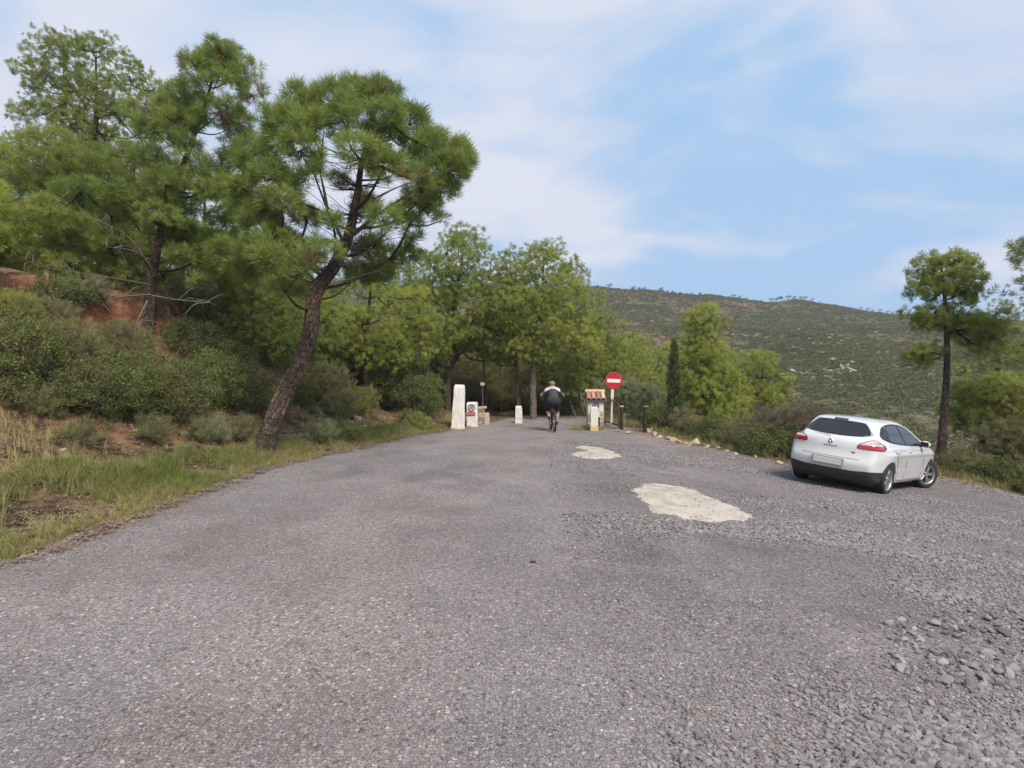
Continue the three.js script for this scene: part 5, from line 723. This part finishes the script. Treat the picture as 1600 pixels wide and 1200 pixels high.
  const a = gy(0, 0.77), b = gy(0, -0.77), c = gy(2.64, 0.77), e = gy(2.64, -0.77); f.y = ((c + e) - (a + b)) / 2 / 2.64; rt.y = ((a + c) - (b + e)) / 2 / 1.54; f.normalize(); const up = V().crossVectors(rt, f).normalize(); rt.crossVectors(f, up);
  root.matrixAutoUpdate = true; root.quaternion.setFromRotationMatrix(new THREE.Matrix4().makeBasis(f, up, rt)); root.position.set(px, (a + b) / 2 - 0.004, -pd);
}

// ---------------------------------------------------------------- the cyclist and the bicycle (z toward the camera)
{
  const d = 20.3, base = onGround(864, d), turn = 0.05;
  const bike = thing('bicycle', 'dark mountain bicycle seen from behind on the track', 'bicycle', base); bike.rotation.y = turn;
  const black = std(C(0.02, 0.02, 0.022), 0.7), frameM = std(C(0.045, 0.04, 0.045), 0.4), metal = std(C(0.4, 0.4, 0.42), 0.3, { metalness: 0.9 });
  const tube = (a, b, r) => limb([V(...a), V(...a).lerp(V(...b), 0.5), V(...b)], [r, r, r], 8, 0, 1);
  for (const z of [0.46, -0.62]) { const w = new THREE.Group(); w.name = 'wheel'; w.position.set(0, 0.345, z); bike.add(w); part('tyre', new THREE.TorusGeometry(0.315, 0.029, 10, 48).rotateY(Math.PI / 2), black, w); part('rim', new THREE.TorusGeometry(0.282, 0.012, 6, 40).rotateY(Math.PI / 2), metal, w); const sp = []; for (let i = 0; i < 24; i++) { const t = i / 24 * 6.283, s = i % 2 ? 0.025 : -0.025; sp.push(tube([s, 0, 0], [0, 0.28 * Math.cos(t), 0.28 * Math.sin(t)], 0.0016)); } part('spokes', mergeGeometries(sp), metal, w); part('hub', new THREE.CylinderGeometry(0.02, 0.02, 0.12, 10).rotateZ(Math.PI / 2), metal, w); }
  part('frame', mergeGeometries([tube([0, 0.31, 0.0], [0, 0.80, 0.19], 0.017), tube([0, 0.31, 0], [0, 0.72, -0.40], 0.024), tube([0, 0.74, 0.17], [0, 0.82, -0.38], 0.019), tube([0, 0.92, -0.36], [0, 0.70, -0.42], 0.022), ...[-1, 1].flatMap(s => [tube([s * 0.05, 0.31, 0.0], [s * 0.065, 0.345, 0.46], 0.010), tube([s * 0.02, 0.76, 0.17], [s * 0.065, 0.345, 0.46], 0.009), tube([s * 0.06, 0.70, -0.44], [s * 0.06, 0.345, -0.62], 0.016)])]), frameM, bike);
  part('seat_post', tube([0, 0.80, 0.19], [0, 0.90, 0.225], 0.014), black, bike); part('saddle', moved(box(0.14, 0.05, 0.26, 0.024), 0, 0.925, 0.22), black, bike);
  part('handlebar', mergeGeometries([tube([-0.36, 1.0, -0.40], [0.36, 1.0, -0.40], 0.013), tube([0, 0.93, -0.36], [0, 1.0, -0.42], 0.016)]), black, bike); for (const s of [-1, 1]) part('grip', tube([s * 0.24, 1.0, -0.40], [s * 0.37, 1.0, -0.40], 0.018), black, bike);
  part('crank', mergeGeometries([tube([0.07, 0.31, 0], [0.08, 0.21, -0.14], 0.012), tube([-0.07, 0.31, 0], [-0.08, 0.41, 0.14], 0.012), moved(new THREE.CylinderGeometry(0.075, 0.075, 0.006, 24, 1), 0.055, 0.31, 0, 0, 0, Math.PI / 2)].map(g => { const q = g.index ? g.toNonIndexed() : g; return q; })), metal, bike);
  part('pedal', moved(box(0.10, 0.02, 0.08, 0.006), 0.135, 0.21, -0.14), black, bike); part('pedal', moved(box(0.10, 0.02, 0.08, 0.006), -0.135, 0.41, 0.14), black, bike);
  const man = thing('person', 'cyclist in dark jersey with white shoulder band crouched over the handlebar, seen from behind', 'person', base); man.rotation.y = turn;
  const bones = [ // torso, head
    [[0, 1.01, 0.20], [0, 1.22, 0.02], 0.165, 0.155], [[0, 1.22, 0.02], [0, 1.37, -0.16], 0.155, 0.15], [[-0.09, 1.0, 0.20], [0.09, 1.0, 0.20], 0.145, 0.145], [[-0.15, 1.37, -0.18], [0.15, 1.37, -0.18], 0.095, 0.095], [[0, 1.38, -0.2], [0, 1.49, -0.28], 0.065, 0.06], [[0, 1.52, -0.31], [0, 1.56, -0.30], 0.092, 0.095], [[0, 1.49, -0.37], [0, 1.50, -0.36], 0.06, 0.06],
    ...[[-1, [0.18, 0.74, -0.16], [0.135, 0.47, 0.12], [0.135, 0.45, -0.02]], [1, [0.17, 0.60, -0.24], [0.135, 0.29, -0.10], [0.135, 0.25, -0.24]]].flatMap(([s, kn, an, toe]) => { const m = p => [p[0] * s, p[1], p[2]]; return [[[s * 0.095, 0.97, 0.17], m(kn), 0.125, 0.075], [m(kn), [lerp(kn[0], an[0], 0.35) * s, lerp(kn[1], an[1], 0.35), lerp(kn[2], an[2], 0.35) + 0.03], 0.066, 0.064], [[lerp(kn[0], an[0], 0.35) * s, lerp(kn[1], an[1], 0.35), lerp(kn[2], an[2], 0.35) + 0.03], m(an), 0.064, 0.042], [[an[0] * s, an[1] - 0.02, an[2] + 0.04], m(toe), 0.045, 0.038]]; }),
    ...[-1, 1].flatMap(s => [[[s * 0.19, 1.37, -0.19], [s * 0.37, 1.19, -0.20], 0.062, 0.048], [[s * 0.37, 1.19, -0.20], [s * 0.31, 1.04, -0.385], 0.047, 0.032]]),
  ];
  const F1 = (x, y, z) => { let v = 9; for (const b of bones) v = smin(v, cone3(x, y, z, b[0], b[1], b[2], b[3]), 0.05); return v; };
  const g = mesher(F1, [-0.52, 0.14, -0.5], [0.52, 1.75, 0.48], 0.014);
  const hand = s => { const B = [[[s * 0.31, 1.045, -0.385], [s * 0.30, 1.035, -0.41], 0.03, 0.03]]; for (let i = 0; i < 4; i++) { const x = s * (0.275 + i * 0.022), L = [0.9, 1, 0.96, 0.8][i]; B.push([[x, 1.03, -0.425], [x, 1.012, -0.428 - 0.012 * L], 0.0095, 0.009], [[x, 1.012, -0.428 - 0.012 * L], [x, 0.978, -0.415], 0.009, 0.008]); } B.push([[s * 0.27, 1.03, -0.39], [s * 0.262, 0.99, -0.375], 0.011, 0.009]); return mesher((x, y, z) => { let v = 9; for (const b of B) v = smin(v, cone3(x, y, z, b[0], b[1], b[2], b[3]), 0.008); return v; }, [s > 0 ? 0.24 : -0.37, 0.95, -0.47], [s > 0 ? 0.37 : -0.24, 1.10, -0.34], 0.004); };
  const all = mergeGeometries([g, hand(1), hand(-1)]), p = all.attributes.position, col = new Float32Array(p.count * 3);
  const skin = [0.36, 0.23, 0.17], dark = [0.05, 0.043, 0.055], shorts = [0.022, 0.02, 0.024], white = [0.72, 0.68, 0.74], purple = [0.14, 0.05, 0.085], shoe = [0.02, 0.02, 0.02];
  for (let i = 0; i < p.count; i++) { const x = p.getX(i), y = p.getY(i), z = p.getZ(i), ax = Math.abs(x); let c; const along = (y - 1.0) * 0.75 - (z - 0.2) * 0.66;                       // distance up the back
    if (y < 0.5 && ((x > 0 && y < 0.33) || (x < 0 && y < 0.51 && z > -0.1 && y < 0.50))) c = shoe; else if (y < 0.74 - (ax - 0.1) * 0.1 && z < 0.5) c = skin; else if (ax > 0.33 || (ax > 0.26 && y < 1.2)) c = [0.17, 0.115, 0.09]; else if (y > 1.45) c = skin; else if (along < 0.06) c = shorts; else if (along > 0.45 && along < 0.53 && ax < 0.26) c = white; else if (along >= 0.54) c = purple; else c = dark; if (y < 0.9 && y >= 0.66 && c === skin) c = shorts; col.set(c, i * 3); }
  all.setAttribute('color', new THREE.BufferAttribute(col, 3)); part('body', all, std(C(1, 1, 1), 0.85, { vertexColors: true }), man);
  part('helmet', mesher((x, y, z) => { const q = Math.hypot(x * 1.12, (y - 1.575) * 1.25, (z + 0.30) * 0.86) - 0.128; let v = Math.max(q, 1.545 - (z + 0.3) * 0.15 - y); for (const k of [-1, 0, 1]) v = smax(v, -(Math.hypot((x - k * 0.05) * 2.2, (y - 1.70) * 1.0) - 0.035), 0.015); return v; }, [-0.18, 1.48, -0.5], [0.18, 1.74, -0.1], 0.010), std(C(0.20, 0.13, 0.13), 0.5), man);
}
for (const o of scene.children) if (!o.userData.label && o.isMesh) console.log('unlabelled', o.name);
renderer.render(scene, camera);
